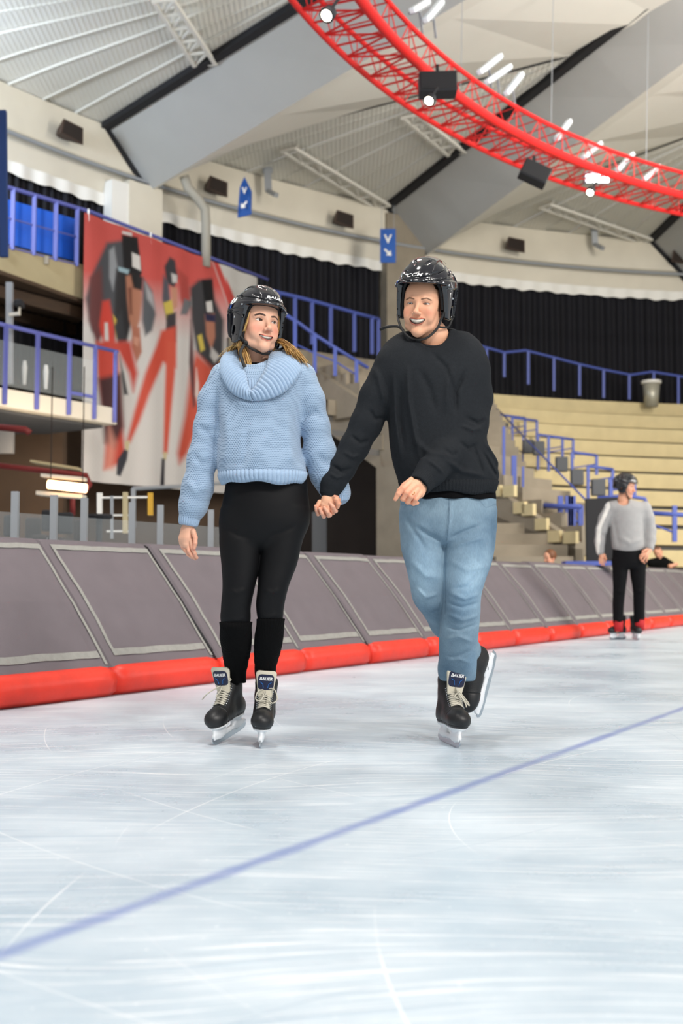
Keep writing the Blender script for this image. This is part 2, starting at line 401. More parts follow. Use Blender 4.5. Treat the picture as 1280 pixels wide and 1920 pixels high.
# ================================================================ materials
M = {}
def gnode_ice():
    m, nt, b = newmat('ice'); L = nt.links
    tc = nd(nt, 'ShaderNodeTexCoord')
    sp = nd(nt, 'ShaderNodeSeparateXYZ'); L.new(tc.outputs['Object'], sp.inputs[0])
    # big frosty clouds and fine speckle
    n1 = nd(nt, 'ShaderNodeTexNoise'); n1.inputs['Scale'].default_value = 0.9; n1.inputs['Detail'].default_value = 8; n1.inputs['Roughness'].default_value = 0.62
    L.new(tc.outputs['Object'], n1.inputs['Vector'])
    n2 = nd(nt, 'ShaderNodeTexNoise'); n2.inputs['Scale'].default_value = 45; n2.inputs['Detail'].default_value = 6; n2.inputs['Roughness'].default_value = 0.7
    L.new(tc.outputs['Object'], n2.inputs['Vector'])
    r1 = nd(nt, 'ShaderNodeValToRGB'); e = r1.color_ramp.elements
    e[0].position = 0.32; e[0].color = lin('a6b9c7'); e[1].position = 0.66; e[1].color = lin('cfdae2')
    L.new(n1.outputs['Fac'], r1.inputs['Fac'])
    # skate scratches: stretched noises in several directions
    prev = r1.outputs['Color']; hsum = None
    for i, (rot, sc, lo, hi, amt, col) in enumerate([(0.12, (2.2, 120, 1), .60, .70, .55, 'fbfdff'), (1.05, (1.2, 60, 1), .62, .68, .35, 'a8bac8'), (-0.25, (1.0, 45, 1), .60, .66, .42, 'a2b6c6'), (0.55, (2.0, 90, 1), .61, .70, .5, 'ffffff'), (-0.9, (1.6, 80, 1), .62, .7, .4, 'ffffff'), (1.35, (1.4, 60, 1), .63, .69, .3, 'b0c2d0')]):
        mp = nd(nt, 'ShaderNodeMapping'); mp.inputs['Rotation'].default_value = (0, 0, rot); mp.inputs['Scale'].default_value = sc; mp.inputs['Location'].default_value = (i * 3.1, i * 7.7, 0)
        # gentle bending of the tracks
        wn = nd(nt, 'ShaderNodeTexNoise'); wn.inputs['Scale'].default_value = 0.45; wn.inputs['Detail'].default_value = 1
        L.new(tc.outputs['Object'], wn.inputs['Vector'])
        ws = nd(nt, 'ShaderNodeVectorMath', operation='SCALE'); ws.inputs['Scale'].default_value = 1.3; L.new(wn.outputs['Color'], ws.inputs[0])
        wa = nd(nt, 'ShaderNodeVectorMath', operation='ADD'); L.new(tc.outputs['Object'], wa.inputs[0]); L.new(ws.outputs['Vector'], wa.inputs[1])
        L.new(wa.outputs['Vector'], mp.inputs['Vector'])
        n = nd(nt, 'ShaderNodeTexNoise'); n.inputs['Scale'].default_value = 1.0; n.inputs['Detail'].default_value = 3
        L.new(mp.outputs['Vector'], n.inputs['Vector'])
        mr = nd(nt, 'ShaderNodeMapRange'); mr.inputs['From Min'].default_value = lo; mr.inputs['From Max'].default_value = hi; mr.inputs['To Max'].default_value = amt
        L.new(n.outputs['Fac'], mr.inputs['Value'])
        mx = nd(nt, 'ShaderNodeMix', data_type='RGBA'); mx.inputs['B'].default_value = lin(col)
        L.new(mr.outputs['Result'], mx.inputs['Factor']); L.new(prev, mx.inputs['A']); prev = mx.outputs['Result']
        if hsum is None: hsum = mr.outputs['Result']
        else:
            ad = nd(nt, 'ShaderNodeMath', operation='ADD'); L.new(hsum, ad.inputs[0]); L.new(mr.outputs['Result'], ad.inputs[1]); hsum = ad.outputs[0]
    # thin curved scratch rings
    for i, (c, rs) in enumerate([((1.6, 3.1), 2.3), ((-1.5, 5.2), 1.7), ((3.4, 2.2), 1.5), ((0.4, 1.2), 1.3), ((2.8, 6.0), 1.9)]):
        d = nd(nt, 'ShaderNodeVectorMath', operation='DISTANCE'); d.inputs[1].default_value = (c[0], c[1], 0); L.new(tc.outputs['Object'], d.inputs[0])
        wv = nd(nt, 'ShaderNodeMath', operation='MULTIPLY'); L.new(d.outputs['Value'], wv.inputs[0]); wv.inputs[1].default_value = rs
        fr = nd(nt, 'ShaderNodeMath', operation='FRACT'); L.new(wv.outputs[0], fr.inputs[0])
        mr = nd(nt, 'ShaderNodeMapRange'); mr.inputs['From Min'].default_value = 0.010; mr.inputs['From Max'].default_value = 0.0; mr.inputs['To Max'].default_value = 0.7
        L.new(fr.outputs[0], mr.inputs['Value'])
        ng = nd(nt, 'ShaderNodeTexNoise'); ng.inputs['Scale'].default_value = 0.9; mpn = nd(nt, 'ShaderNodeMapping'); mpn.inputs['Location'].default_value = (i * 5, 0, 0)
        L.new(tc.outputs['Object'], mpn.inputs['Vector']); L.new(mpn.outputs['Vector'], ng.inputs['Vector'])
        m2 = nd(nt, 'ShaderNodeMapRange'); m2.inputs['From Min'].default_value = 0.5; m2.inputs['From Max'].default_value = 0.6; L.new(ng.outputs['Fac'], m2.inputs['Value'])
        mm = nd(nt, 'ShaderNodeMath', operation='MULTIPLY'); L.new(mr.outputs['Result'], mm.inputs[0]); L.new(m2.outputs['Result'], mm.inputs[1])
        mx = nd(nt, 'ShaderNodeMix', data_type='RGBA'); mx.inputs['B'].default_value = lin('9fb3c3' if i % 2 else 'ffffff')
        L.new(mm.outputs[0], mx.inputs['Factor']); L.new(prev, mx.inputs['A']); prev = mx.outputs['Result']
    # painted blue line under the ice: distance to the line through (0,3.05), direction (.51,.86)
    dx, dy = unit(V(.515, .857)); nx, ny = dy, -dx
    m1 = nd(nt, 'ShaderNodeVectorMath', operation='DOT_PRODUCT'); m1.inputs[1].default_value = (nx, ny, 0); L.new(tc.outputs['Object'], m1.inputs[0])
    sb = nd(nt, 'ShaderNodeMath', operation='SUBTRACT'); L.new(m1.outputs['Value'], sb.inputs[0]); sb.inputs[1].default_value = 3.05 * ny
    ab = nd(nt, 'ShaderNodeMath', operation='ABSOLUTE'); L.new(sb.outputs[0], ab.inputs[0])
    nl = nd(nt, 'ShaderNodeTexNoise'); nl.inputs['Scale'].default_value = 7; nl.inputs['Detail'].default_value = 5; L.new(tc.outputs['Object'], nl.inputs['Vector'])
    wd = nd(nt, 'ShaderNodeMath', operation='MULTIPLY_ADD'); L.new(nl.outputs['Fac'], wd.inputs[0]); wd.inputs[1].default_value = 0.03; L.new(ab.outputs[0], wd.inputs[2])
    mr = nd(nt, 'ShaderNodeMapRange'); mr.inputs['From Min'].default_value = 0.052; mr.inputs['From Max'].default_value = 0.022; mr.inputs['To Max'].default_value = 0.66
    L.new(wd.outputs[0], mr.inputs['Value'])
    fm = nd(nt, 'ShaderNodeMapRange'); fm.inputs['From Min'].default_value = 0.25; fm.inputs['From Max'].default_value = 0.6; fm.inputs['To Min'].default_value = 0.45; L.new(n1.outputs['Fac'], fm.inputs['Value'])
    mm = nd(nt, 'ShaderNodeMath', operation='MULTIPLY'); L.new(mr.outputs['Result'], mm.inputs[0]); L.new(fm.outputs['Result'], mm.inputs[1])
    mx = nd(nt, 'ShaderNodeMix', data_type='RGBA'); mx.inputs['B'].default_value = lin('4f68b4'); L.new(mm.outputs[0], mx.inputs['Factor']); L.new(prev, mx.inputs['A']); prev = mx.outputs['Result']
    # ice crumbs
    r2 = nd(nt, 'ShaderNodeMapRange'); r2.inputs['From Min'].default_value = 0.62; r2.inputs['From Max'].default_value = 0.74; r2.inputs['To Max'].default_value = 0.7; L.new(n2.outputs['Fac'], r2.inputs['Value'])
    mx = nd(nt, 'ShaderNodeMix', data_type='RGBA'); mx.inputs['B'].default_value = lin('ffffff'); L.new(r2.outputs['Result'], mx.inputs['Factor']); L.new(prev, mx.inputs['A']); prev = mx.outputs['Result']
    L.new(prev, b.inputs['Base Color'])
    rr = nd(nt, 'ShaderNodeMapRange'); rr.inputs['From Min'].default_value = 0.3; rr.inputs['From Max'].default_value = 0.7; rr.inputs['To Min'].default_value = 0.20; rr.inputs['To Max'].default_value = 0.45
    L.new(n1.outputs['Fac'], rr.inputs['Value']); L.new(rr.outputs['Result'], b.inputs['Roughness'])
    b.inputs['Specular IOR Level'].default_value = 0.35; b.inputs['IOR'].default_value = 1.31
    bp = nd(nt, 'ShaderNodeBump'); bp.inputs['Strength'].default_value = 0.25; bp.inputs['Distance'].default_value = 0.004
    ad = nd(nt, 'ShaderNodeMath', operation='ADD'); L.new(hsum, ad.inputs[0]); L.new(n2.outputs['Fac'], ad.inputs[1])
    L.new(ad.outputs[0], bp.inputs['Height']); L.new(bp.outputs['Normal'], b.inputs['Normal'])
    return m
M['ice'] = gnode_ice()
M['pad'] = mat('pad_cover', '686065', 0.62, noise=.06, nscale=5, bump=.25, bscale=240, spec=.35)
M['pad_side'] = mat('pad_side_cover', '3c373b', 0.7)
M['red_pad'] = mat('red_vinyl', 'e2331f', 0.42, noise=.08, nscale=9, bump=.3, bscale=14, spec=.45)
M['webbing'] = mat('webbing', '8e8d88', 0.8, noise=.08, nscale=30, bump=.3, bscale=90)
M['cream'] = mat('painted_steel_wall', 'd2cbbb', 0.7, noise=.04, nscale=1.5)
M['ceilpanel'] = None
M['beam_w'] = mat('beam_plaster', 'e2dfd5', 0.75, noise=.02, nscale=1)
M['beam_g'] = mat('beam_shaded_side', 'a9a9a6', 0.8, noise=.03, nscale=1)  # grey puts the shade of the left beam faces into the colour
M['black'] = mat('black_gap', '17171b', 0.8)
M['curtain'] = mat('black_curtain', '0b0b15', 0.85, noise=.25, nscale=2, stretch=(4, 4, .2))
M['blue_rail'] = mat('blue_painted_steel', '44549f', 0.5)
M['blue_rail_pale'] = mat('pale_blue_painted_steel', '5c62aa', 0.5)
M['blue_seat'] = mat('blue_plastic', '1a62d8', 0.4)
M['dark_blue'] = mat('dark_blue_steel', '14356e', 0.5)
M['sign_blue'] = mat('sign_blue', '1350a0', 0.5)
M['white'] = mat('white_paint', 'e4e2dc', 0.6)
M['concrete'] = mat('pale_concrete', 'b3a684', 0.85, noise=.09, nscale=3, bump=.2, bscale=20)
M['concrete_d'] = mat('grey_concrete', '8a8070', 0.85, noise=.12, nscale=2.2, bump=.2, bscale=20)
M['concrete_f'] = mat('fascia_concrete', 'a89a78', 0.85, noise=.06, nscale=2.2)
M['tier'] = mat('terrace_concrete', 'c9b98f', 0.85, noise=.06, nscale=3)
M['tier_gap_shade'] = mat('terrace_gap', '5c5a58', 0.9)  # dark grey paints the shadow in the recess under each step lip
M['brown'] = mat('brown_wall', '4a3828', 0.8, noise=.15, nscale=1.5)
M['brown_d'] = mat('dark_brown_wall', '241b16', 0.85, noise=.1, nscale=2)
M['wood'] = mat('dark_wood', '3e2c1c', 0.7, noise=.2, nscale=3, stretch=(1, 1, 6))
M['white_fascia'] = mat('white_fascia', 'cdc6b8', 0.6)
M['soffit'] = mat('soffit_grey', '4a4c50', 0.7)
M['red_steel'] = mat('red_steel', 'd81f1f', 0.42)
M['red_pipe'] = mat('red_pipe', '6e1612', 0.6)
M['grey_metal'] = mat('grey_metal', '9a9ea3', 0.45, metal=.25)
M['chrome'] = mat('chrome', 'c8ccd0', 0.15, metal=1.0)
M['truss_w'] = mat('white_truss', 'd8d5cc', 0.6)
M['duct'] = mat('duct_grey', '9b978c', 0.6)
M['horn'] = mat('brown_speaker', '3e2d24', 0.7)
M['spk'] = mat('black_speaker', '191a20', 0.6)
M['yellow'] = mat('yellow_paint', 'c79a2c', 0.5)
M['bin'] = mat('galvanised_bin', 'a9a698', 0.4, metal=.4)
M['lamp_on'] = mat('lamp_glow', 'ffffff', emit='fff4dc', estr=9)
M['lamp_warm'] = mat('warm_tube', 'ffffff', emit='ffc890', estr=7)
M['led_bar'] = mat('lamp_tube_frosted', 'e4ebf0', 0.3, emit='dfeaf2', estr=0.12)
m, nt, b = newmat('clear_plastic'); b.inputs['Base Color'].default_value = lin('cfd8dc'); b.inputs['Roughness'].default_value = .08; b.inputs['Alpha'].default_value = .10; M['glass'] = m
# corrugated ceiling sheeting
m, nt, b = newmat('ceiling_sheet'); b.inputs['Base Color'].default_value = lin('cfcdc4'); b.inputs['Roughness'].default_value = .6
v = coords(nt, (1, 1, 1)); wv = nd(nt, 'ShaderNodeTexWave', wave_type='BANDS', bands_direction='X'); wv.inputs['Scale'].default_value = 3.2; wv.inputs['Distortion'].default_value = .3
nt.links.new(v, wv.inputs['Vector']); bp = nd(nt, 'ShaderNodeBump'); bp.inputs['Strength'].default_value = .35; bp.inputs['Distance'].default_value = .02
nt.links.new(wv.outputs['Fac'], bp.inputs['Height']); nt.links.new(bp.outputs['Normal'], b.inputs['Normal']); M['ceilpanel'] = m

# ================================================================ ice floor
mb = MB(); mb.add([(-40, -30, 0), (45, -30, 0), (45, 60, 0), (-40, 60, 0)], [(0, 1, 2, 3)])
o = mb.build('floor', M['ice'], origin=V(0, 0, 0)); tag(o, 'scratched white ice with a blue painted line', kind='structure')

# ================================================================ crash pads
PO = V(-1.341, 6.73, 0); PD = unit(V(.51, .86, 0)); PN = V(-PD[1], PD[0], 0); PLEN = 1.03
ORD = ['first', 'second', 'third', 'fourth', 'fifth', 'sixth', 'seventh', 'eighth', 'ninth', 'tenth', 'eleventh', 'twelfth', 'thirteenth', 'fourteenth', 'fifteenth', 'sixteenth', 'seventeenth', 'eighteenth', 'nineteenth', 'twentieth']
def pad(k):
    rr = random.Random(k); a = PO + PD * (k * PLEN) + PN * rr.uniform(-.012, .012); g = 0.012
    o0 = a + PD * g; L = PLEN - 2 * g
    def q(u, n, z): return o0 + PD * u + PN * n + V(0, 0, z)
    where = ['at the picture edge', 'left of the woman', 'behind the woman', 'just right of the woman', 'between the couple', 'left of the man', 'behind the man', 'right of the man', 'right of the man', 'right of the man', 'left of the far skater', 'left of the far skater', 'behind the far skater', 'behind the far skater'] + ['right of the far skater'] * 8
    t = empty('crash_pad', q(L / 2, .3, 0), 'grey crash pad with red foot, %s from the left, %s' % (ORD[k + 1], where[k + 1]), 'crash pad', 'crash pads along the rink edge')
    top = .93 + rr.uniform(-.008, .008)
    # grey wedge with a softly swollen face
    prof = [(.02, .165), (.31, .54), (.63, top - .012), (.66, top), (.74, top), (.75, 0.0), (.20, 0.0)]
    n = 9; vs = []; fs = []
    us = [0, .012, .1, .3, .5, .7, .9, .988, 1.0]
    for u in us:
        e = min(u, 1 - u); b_ = .018 * (1 - math.exp(-e * 12)); ins = 0.01 if e == 0 else 0
        for j, (pn, pz) in enumerate(prof):
            bulge = b_ * (1 if j == 1 else 0)
            vs.append(q(u * L, pn - bulge * .76 + ins, pz + bulge * .64 - ins * (pz > .1)))
    m_ = len(prof)
    for i in range(len(us) - 1):
        for j in range(m_):
            l = (j + 1) % m_; fs.append((i * m_ + j, i * m_ + l, (i + 1) * m_ + l, (i + 1) * m_ + j))
    fs.append(tuple(range(m_))[::-1]); fs.append(tuple((len(us) - 1) * m_ + j for j in range(m_)))
    c = link('cover', vs, fs, [M['pad'], M['pad_side']], t, mi=[0] * (len(fs) - 2) + [1, 1])
    # red foot: rounded bolster
    prof = [(.0, .0), (-.045, .03), (-.055, .09), (-.04, .145), (.0, .172), (.05, .178), (.05, 0)]
    vs = []; fs = []; m_ = len(prof); N = 14
    for i in range(N + 1):
        u = i / N; e = min(u, 1 - u); ins = .02 * math.exp(-e * 40); pk = .003 * rr.uniform(-1, 1)
        for (pn, pz) in prof: vs.append(q(u * L, pn + ins + pk * (pn < 0), max(0, pz - ins * .6 * (pz > .1))))
    for i in range(N):
        for j in range(m_):
            l = (j + 1) % m_; fs.append((i * m_ + j, i * m_ + l, (i + 1) * m_ + l, (i + 1) * m_ + j))
    fs.append(tuple(range(m_))[::-1]); fs.append(tuple(N * m_ + j for j in range(m_)))
    f = link('red_foot', vs, fs, M['red_pad'], t, smooth=True)
    tag(f, 'red padded foot')
    # grey webbing sewn round the face
    def fp(u, s, lift=.004):
        if s < .5: a_ = V(.02, .165); b2 = V(.31, .54); w_ = s * 2
        else: a_ = V(.31, .54); b2 = V(.63, top - .012); w_ = s * 2 - 1
        e = min(u, 1 - u) ; bl = .018 * (1 - math.exp(-e * 12)) * (1 - abs(s - .5) * 2)
        p = a_ + (b2 - a_) * w_; return q(u * L, p[0] - (bl + lift) * .76, p[1] + (bl + lift) * .64)
    mb = MB()
    def strip(u0, u1, s0, s1, n, vert):
        pa = []; wob = [rr.uniform(-.004, .004) for _ in range(n + 1)]
        for i in range(n + 1):
            w_ = i / n
            if vert: s = s0 + (s1 - s0) * w_; pa += [fp(u0 + wob[i], s), fp(u1 + wob[i], s)]
            else: u = u0 + (u1 - u0) * w_; pa += [fp(u, s0 + wob[i]), fp(u, s1 + wob[i])]
        mb.add(pa, [(2 * i, 2 * i + 1, 2 * i + 3, 2 * i + 2) for i in range(n)])
    strip(.075, .955, .075, .125, 10, False); strip(.075, .99, .925, .965, 10, False)
    strip(.075, .098, .10, .95, 10, True); strip(.968, .99, .02, .965, 10, True)
    wbo = mb.build('webbing', M['webbing'], t); tag(wbo, 'pale grey sewn webbing')
    sd = wbo.modifiers.new('Solidify', 'SOLIDIFY'); sd.thickness = .003; sd.offset = 0
for k in range(-1, 17): pad(k)
# black strap lashing between pads near the woman's feet
a = PO + PD * (1 * PLEN); mb = MB(); mb.tube([a + PN * .50 + V(0, 0, .74), a + PN * .30 + V(0, 0, .5), a + PN * .06 + V(0, 0, .21)], .012, 6)
o = mb.build('lashing_strap', M['black']); tag(o, 'black strap in the gap between two grey pads left of the woman', 'strap')

# ================================================================ arena ring geometry
C0 = V(13.3, 8.1, 0); RW = 24.0
def ring(deg, r, z): a = math.radians(deg); return V(C0[0] + r * math.cos(a), C0[1] + r * math.sin(a), z)
def PR(px, py, r):
    """photo position on the cylinder of radius r about the arena centre"""
    d = P(px, py, 1.0) - V(0, 0, CAMH); x, y = d[0], d[1]
    A = x * x + y * y; B = -2 * (x * C0[0] + y * C0[1]); Cc = C0[0]**2 + C0[1]**2 - r * r
    t = (-B + math.sqrt(B * B - 4 * A * Cc)) / (2 * A); return V(0, 0, CAMH) + d * t
def arc_strip(mb, a0, a1, n, prof, m=0):
    """sweep an open profile [(r,z)...] along the ring"""
    vs = []; K = len(prof)
    for i in range(n + 1):
        a = a0 + (a1 - a0) * i / n
        vs += [ring(a, r, z) for (r, z) in prof]
    return mb.add(vs, [(i * K + j, i * K + j + 1, (i + 1) * K + j + 1, (i + 1) * K + j) for i in range(n) for j in range(K - 1)], m)
mb = MB(); arc_strip(mb, 60, 172, 90, [(24.3, 10.45), (24, 10.4), (24, 9.55), (23.96, 9.5), (24.12, 9.45), (24.25, 8.9), (24.5, 8.9)])
o = mb.build('wall_back', M['cream'], origin=C0); tag(o, 'cream ring wall above the black curtain', kind='structure')
mb = MB(); mb.tube([ring(a, 23.9, 9.42) for a in np.arange(84, 166, 1.0)], .045, 6)
o = mb.build('conduit', M['grey_metal'], smooth=True, origin=ring(120, 23.9, 9.4)); tag(o, 'long thin conduit pipe running along the cream ring wall', 'pipe')
# scalloped pale hem above the curtain
vs = []; fs = []; N = 900
for i in range(N + 1):
    a = 64 + (170 - 64) * i / N; ph = i * 0.55
    vs += [ring(a, 24.18 + .02 * math.sin(ph), 9.0), ring(a, 24.18 + .02 * math.sin(ph), 8.74 + .018 * math.sin(ph * 1.1) + .015 * math.sin(ph * .4))]
fs = [(2 * i, 2 * i + 1, 2 * i + 3, 2 * i + 2) for i in range(N)]
o = link('curtain_hem', vs, fs, M['white'], origin=C0); tag(o, 'pale scalloped valance along the top of the black curtain', 'valance')
vs = []; fs = []; N = 1800
for i in range(N + 1):
    a = 64 + (170 - 64) * i / N; r = 24.32 + .07 * math.sin(i * .9) + .03 * math.sin(i * .37 + 1)
    vs += [ring(a, r, 8.95), ring(a, r + .02 * math.sin(i * .5), 4.6)]
fs = [(2 * i, 2 * i + 1, 2 * i + 3, 2 * i + 2) for i in range(N)]
o = link('curtain', vs, fs, M['curtain'], smooth=True, origin=C0); tag(o, 'long black pleated curtain hanging behind the terraces', 'curtain')

# ---------------- folded beams and ceiling sheets
def lc(th, s, t, z):
    """point s inwards and t to the right (photo) of the ring point at angle th"""
    a = math.radians(th); inw = V(-math.cos(a), -math.sin(a), 0); tr = V(math.sin(a), -math.cos(a), 0)
    return ring(th, RW, 0) + inw * s + tr * t + V(0, 0, z)
THS = [136.9 + 19.4 * k for k in (1, 0, -1, -2, -3)]
def zc(s): return 10.4 + .10 * s
def rt(s): return 1.1 + .39 * s
SMAX = 17
bn = 0
for th in THS:
    bn += 1
    S = [0, 1, 2, 4, 6, 8, 10, 12, 14, SMAX]
    mb = MB(); vs = []
    for s in S:
        zr = 9.28 + .14 * s; w_ = .05 + .05 * s
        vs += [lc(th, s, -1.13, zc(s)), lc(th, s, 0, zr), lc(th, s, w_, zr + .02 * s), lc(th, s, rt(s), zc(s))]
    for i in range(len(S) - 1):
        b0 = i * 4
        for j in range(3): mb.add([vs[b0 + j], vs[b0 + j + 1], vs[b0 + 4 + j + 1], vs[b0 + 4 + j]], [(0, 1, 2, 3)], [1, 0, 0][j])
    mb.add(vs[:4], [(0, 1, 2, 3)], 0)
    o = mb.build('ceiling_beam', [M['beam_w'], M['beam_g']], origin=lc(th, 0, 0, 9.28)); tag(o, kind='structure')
    # black expansion gaps along the left edge and the sloping end
    mb = MB(); mb.bar(lc(th, -.02, -1.2, 10.36), lc(th, SMAX, -1.2, zc(SMAX) - .05), .2, .12)
    mb.bar(lc(th, -.02, -1.2, 10.38), lc(th, -.02, -.05, 9.25), .13, .12)
    mb.bar(lc(th, 0, 1.1 , 10.42), lc(th, SMAX, rt(SMAX) + .05, zc(SMAX) - .02), .05, .05)
    o = mb.build('ceiling_gap', M['black'], origin=lc(th, 0, -1.2, 10.3)); tag(o, kind='structure')
for th in THS + [THS[0] + 19.4]:
    # sheeting between this beam's right edge and the next beam's left edge
    th2 = th - 19.4; mb = MB(); S = [-.3, 1, 2, 3.5, 5, 6.5, 8, 9, 10]; NS = 7
    rows = []
    for s in S:
        A = lc(th, s, rt(max(s, 0)), zc(s) + .03); Bp = lc(th2, s, -1.13, zc(s) + .03)
        rows.append([A + (Bp - A) * (j / NS) for j in range(NS + 1)])
    for i in range(len(S) - 1):
        for j in range(NS):
            dz = V(0, 0, .045 * (j % 2))
            mb.add([rows[i][j] + dz, rows[i][j + 1] + dz, rows[i + 1][j + 1] + dz, rows[i + 1][j] + dz], [(0, 1, 2, 3)])
    for j in range(1, NS):
        for i in range(len(S) - 1): mb.bar(rows[i][j] + V(0, 0, .0), rows[i + 1][j], .035, .05)
    o = mb.build('ceiling', M['ceilpanel'], origin=rows[0][0]); tag(o, kind='structure')
# inner roof dome closing the middle
mb = MB(); arc_strip(mb, 40, 200, 40, [(16, 11.25), (11, 11.9), (7, 12.3)]); o = mb.build('ceiling', M['beam_w'], origin=C0); tag(o, kind='structure')
def wtruss(name, a, b, w, label):
    a = np.asarray(a); b = np.asarray(b); d = unit(b - a); side = unit(np.cross(d, V(0, 0, 1))) * w / 2
    mb = MB(); n = 5; L = np.linalg.norm(b - a)
    for s_ in (-1, 1): mb.bar(a + side * s_, b + side * s_ * .8, .07, .07)
    mb.bar(a + V(0, 0, .35), b + V(0, 0, .3), .05, .05)
    for i in range(n + 1):
        p = a + (b - a) * i / n; mb.bar(p + side, p - side, .05, .05)
        if i < n:
            q_ = a + (b - a) * (i + 1) / n; mb.bar(p + side, q_ - side, .04, .04); mb.bar(p + side, (p + q_) / 2 + V(0, 0, .33), .035, .035); mb.bar(q_ - side, (p + q_) / 2 + V(0, 0, .33), .035, .035)
    o = mb.build(name, M['truss_w']); tag(o, label, 'truss', 'white roof trusses')
dth = 0
for th, l1, l2 in [(136.9, 'white lattice truss under the ceiling at the top left of the picture', 'white lattice truss under the ceiling above the blue hanging arrow sign'),
                   (117.5, 'white lattice truss partly hidden behind the red ring', 'white lattice truss under the ceiling at the far right')]:
    c_ = [lc(th, 3.3, -1.2, 10.66), lc(th, 4.7, -3.3, 10.62)]
    wtruss('roof_truss', c_[0], c_[1], .42, l1)
    wtruss('roof_truss', lc(th - 19.4, .1, -1.35, 10.32), lc(th - 19.4, 2.2, -5.0, 10.45), .42, l2)
wtruss('roof_truss', P(1045, 62, 22), P(1076, 122, 24.2), .35, 'short white lattice truss at the upper right above the grey folded beam')
# pillars under the beam ends
for th, lb in [(136.9, 'concrete pillar under the left folded ceiling beam'), (117.5, 'concrete pillar behind the blue V sign')]:
    mb = MB(); t0, t1 = (-.62, .28) if th > 130 else (-1.25, -.1)
    pl = [lc(th, -.35, t0, 5), lc(th, .12, t0, 5), lc(th, .12, t1, 5), lc(th, -.35, t1, 5)]
    mb.prism(pl, (0, 0, 4.35 if th > 130 else 5.2)); o = mb.build('concrete_pillar', M['concrete_d'] if th < 130 else M['cream']); tag(o, lb, 'pillar')
mb = MB(); pl = [lc(136.9, -.2, -1.05, 5), lc(136.9, .1, -1.05, 5), lc(136.9, .1, -.5, 5), lc(136.9, -.2, -.5, 5)]; mb.prism(pl, (0, 0, 4.25))  # extra white box, paints the pillar's left side as lit by daylight
o = mb.build('pillar_daylit_face', M['white']); tag(o, 'white box standing for the daylit pillar face under the left ceiling beam', 'column')
# ducts, brackets
q = [PR(345, 330, 23.2), PR(352, 352, 23.2), PR(372, 374, 23.1), PR(384, 392, 23.1), PR(386, 420, 23.1), PR(386, 500, 23.1)]
mb = MB(); mb.tube(q, .105, 12); o = mb.build('duct_pipe', M['duct'], smooth=True); tag(o, 'bent grey pipe coming down the ring wall right of the left pillar', 'pipe')
for (x, y0, y1, lb) in [(500, 292, 366, 'grey angled bracket on the ring wall right of the hanging arrow sign'), (1112, 402, 466, 'grey angled bracket on the ring wall under the red truss')]:
    a = PR(x, y0, 23.6); b_ = PR(x + 3, y1 - 8, 23.6); mb = MB(); mb.bar(a, b_, .16, .12); mb.bar(b_, PR(x + 18, y1, 23.3), .12, .1); mb.bar(a, a + (b_ - a) * .5 + ring(90, 0, 0) * 0, .24, .05)
    o = mb.build('wall_bracket', M['grey_metal']); tag(o, lb, 'bracket', 'grey brackets on the ring wall')
# horn loudspeakers
for (x, y, lb) in [(128, 246, 'topmost left, above the blue upper balcony'), (402, 349, 'left of the hanging blue arrow sign'), (640, 411, 'left of the blue V sign'), (962, 459, 'right of the man\'s helmet'), (1272, 483, 'at the right edge of the picture')]:
    c = PR(x, y, 23.7); out = unit(C0 * V(1, 1, 0) - c * V(1, 1, 0)); out[2] = 0; tr = V(out[1], -out[0], 0)
    t = empty('horn_speaker', c, 'small brown horn loudspeaker on the cream ring wall, ' + lb, 'loudspeaker', 'brown horn loudspeakers')
    mb = MB(); A = c - out * .28
    def rect(p, w_, h_, dz=0): return [p - tr * w_ + V(0, 0, -h_ + dz), p + tr * w_ + V(0, 0, -h_ * .6 + dz), p + tr * w_ * .75 + V(0, 0, h_ + dz), p - tr * w_ * 1.0 + V(0, 0, h_ * .8 + dz)]
    r0 = rect(A, .09, .08); r1 = rect(c + out * .12, .29, .20, -.03)
    mb.add(r0 + r1, [(3, 2, 1, 0), (0, 1, 5, 4), (1, 2, 6, 5), (2, 3, 7, 6), (3, 0, 4, 7), (4, 5, 6, 7)]); mb.build('horn', M['horn'], t, bevel=.01)
    mb = MB(); mb.add([p + out * .004 for p in rect(c + out * .12, .24, .16, -.03)], [(0, 1, 2, 3)]); g_ = mb.build('grille', M['brown_d'], t)
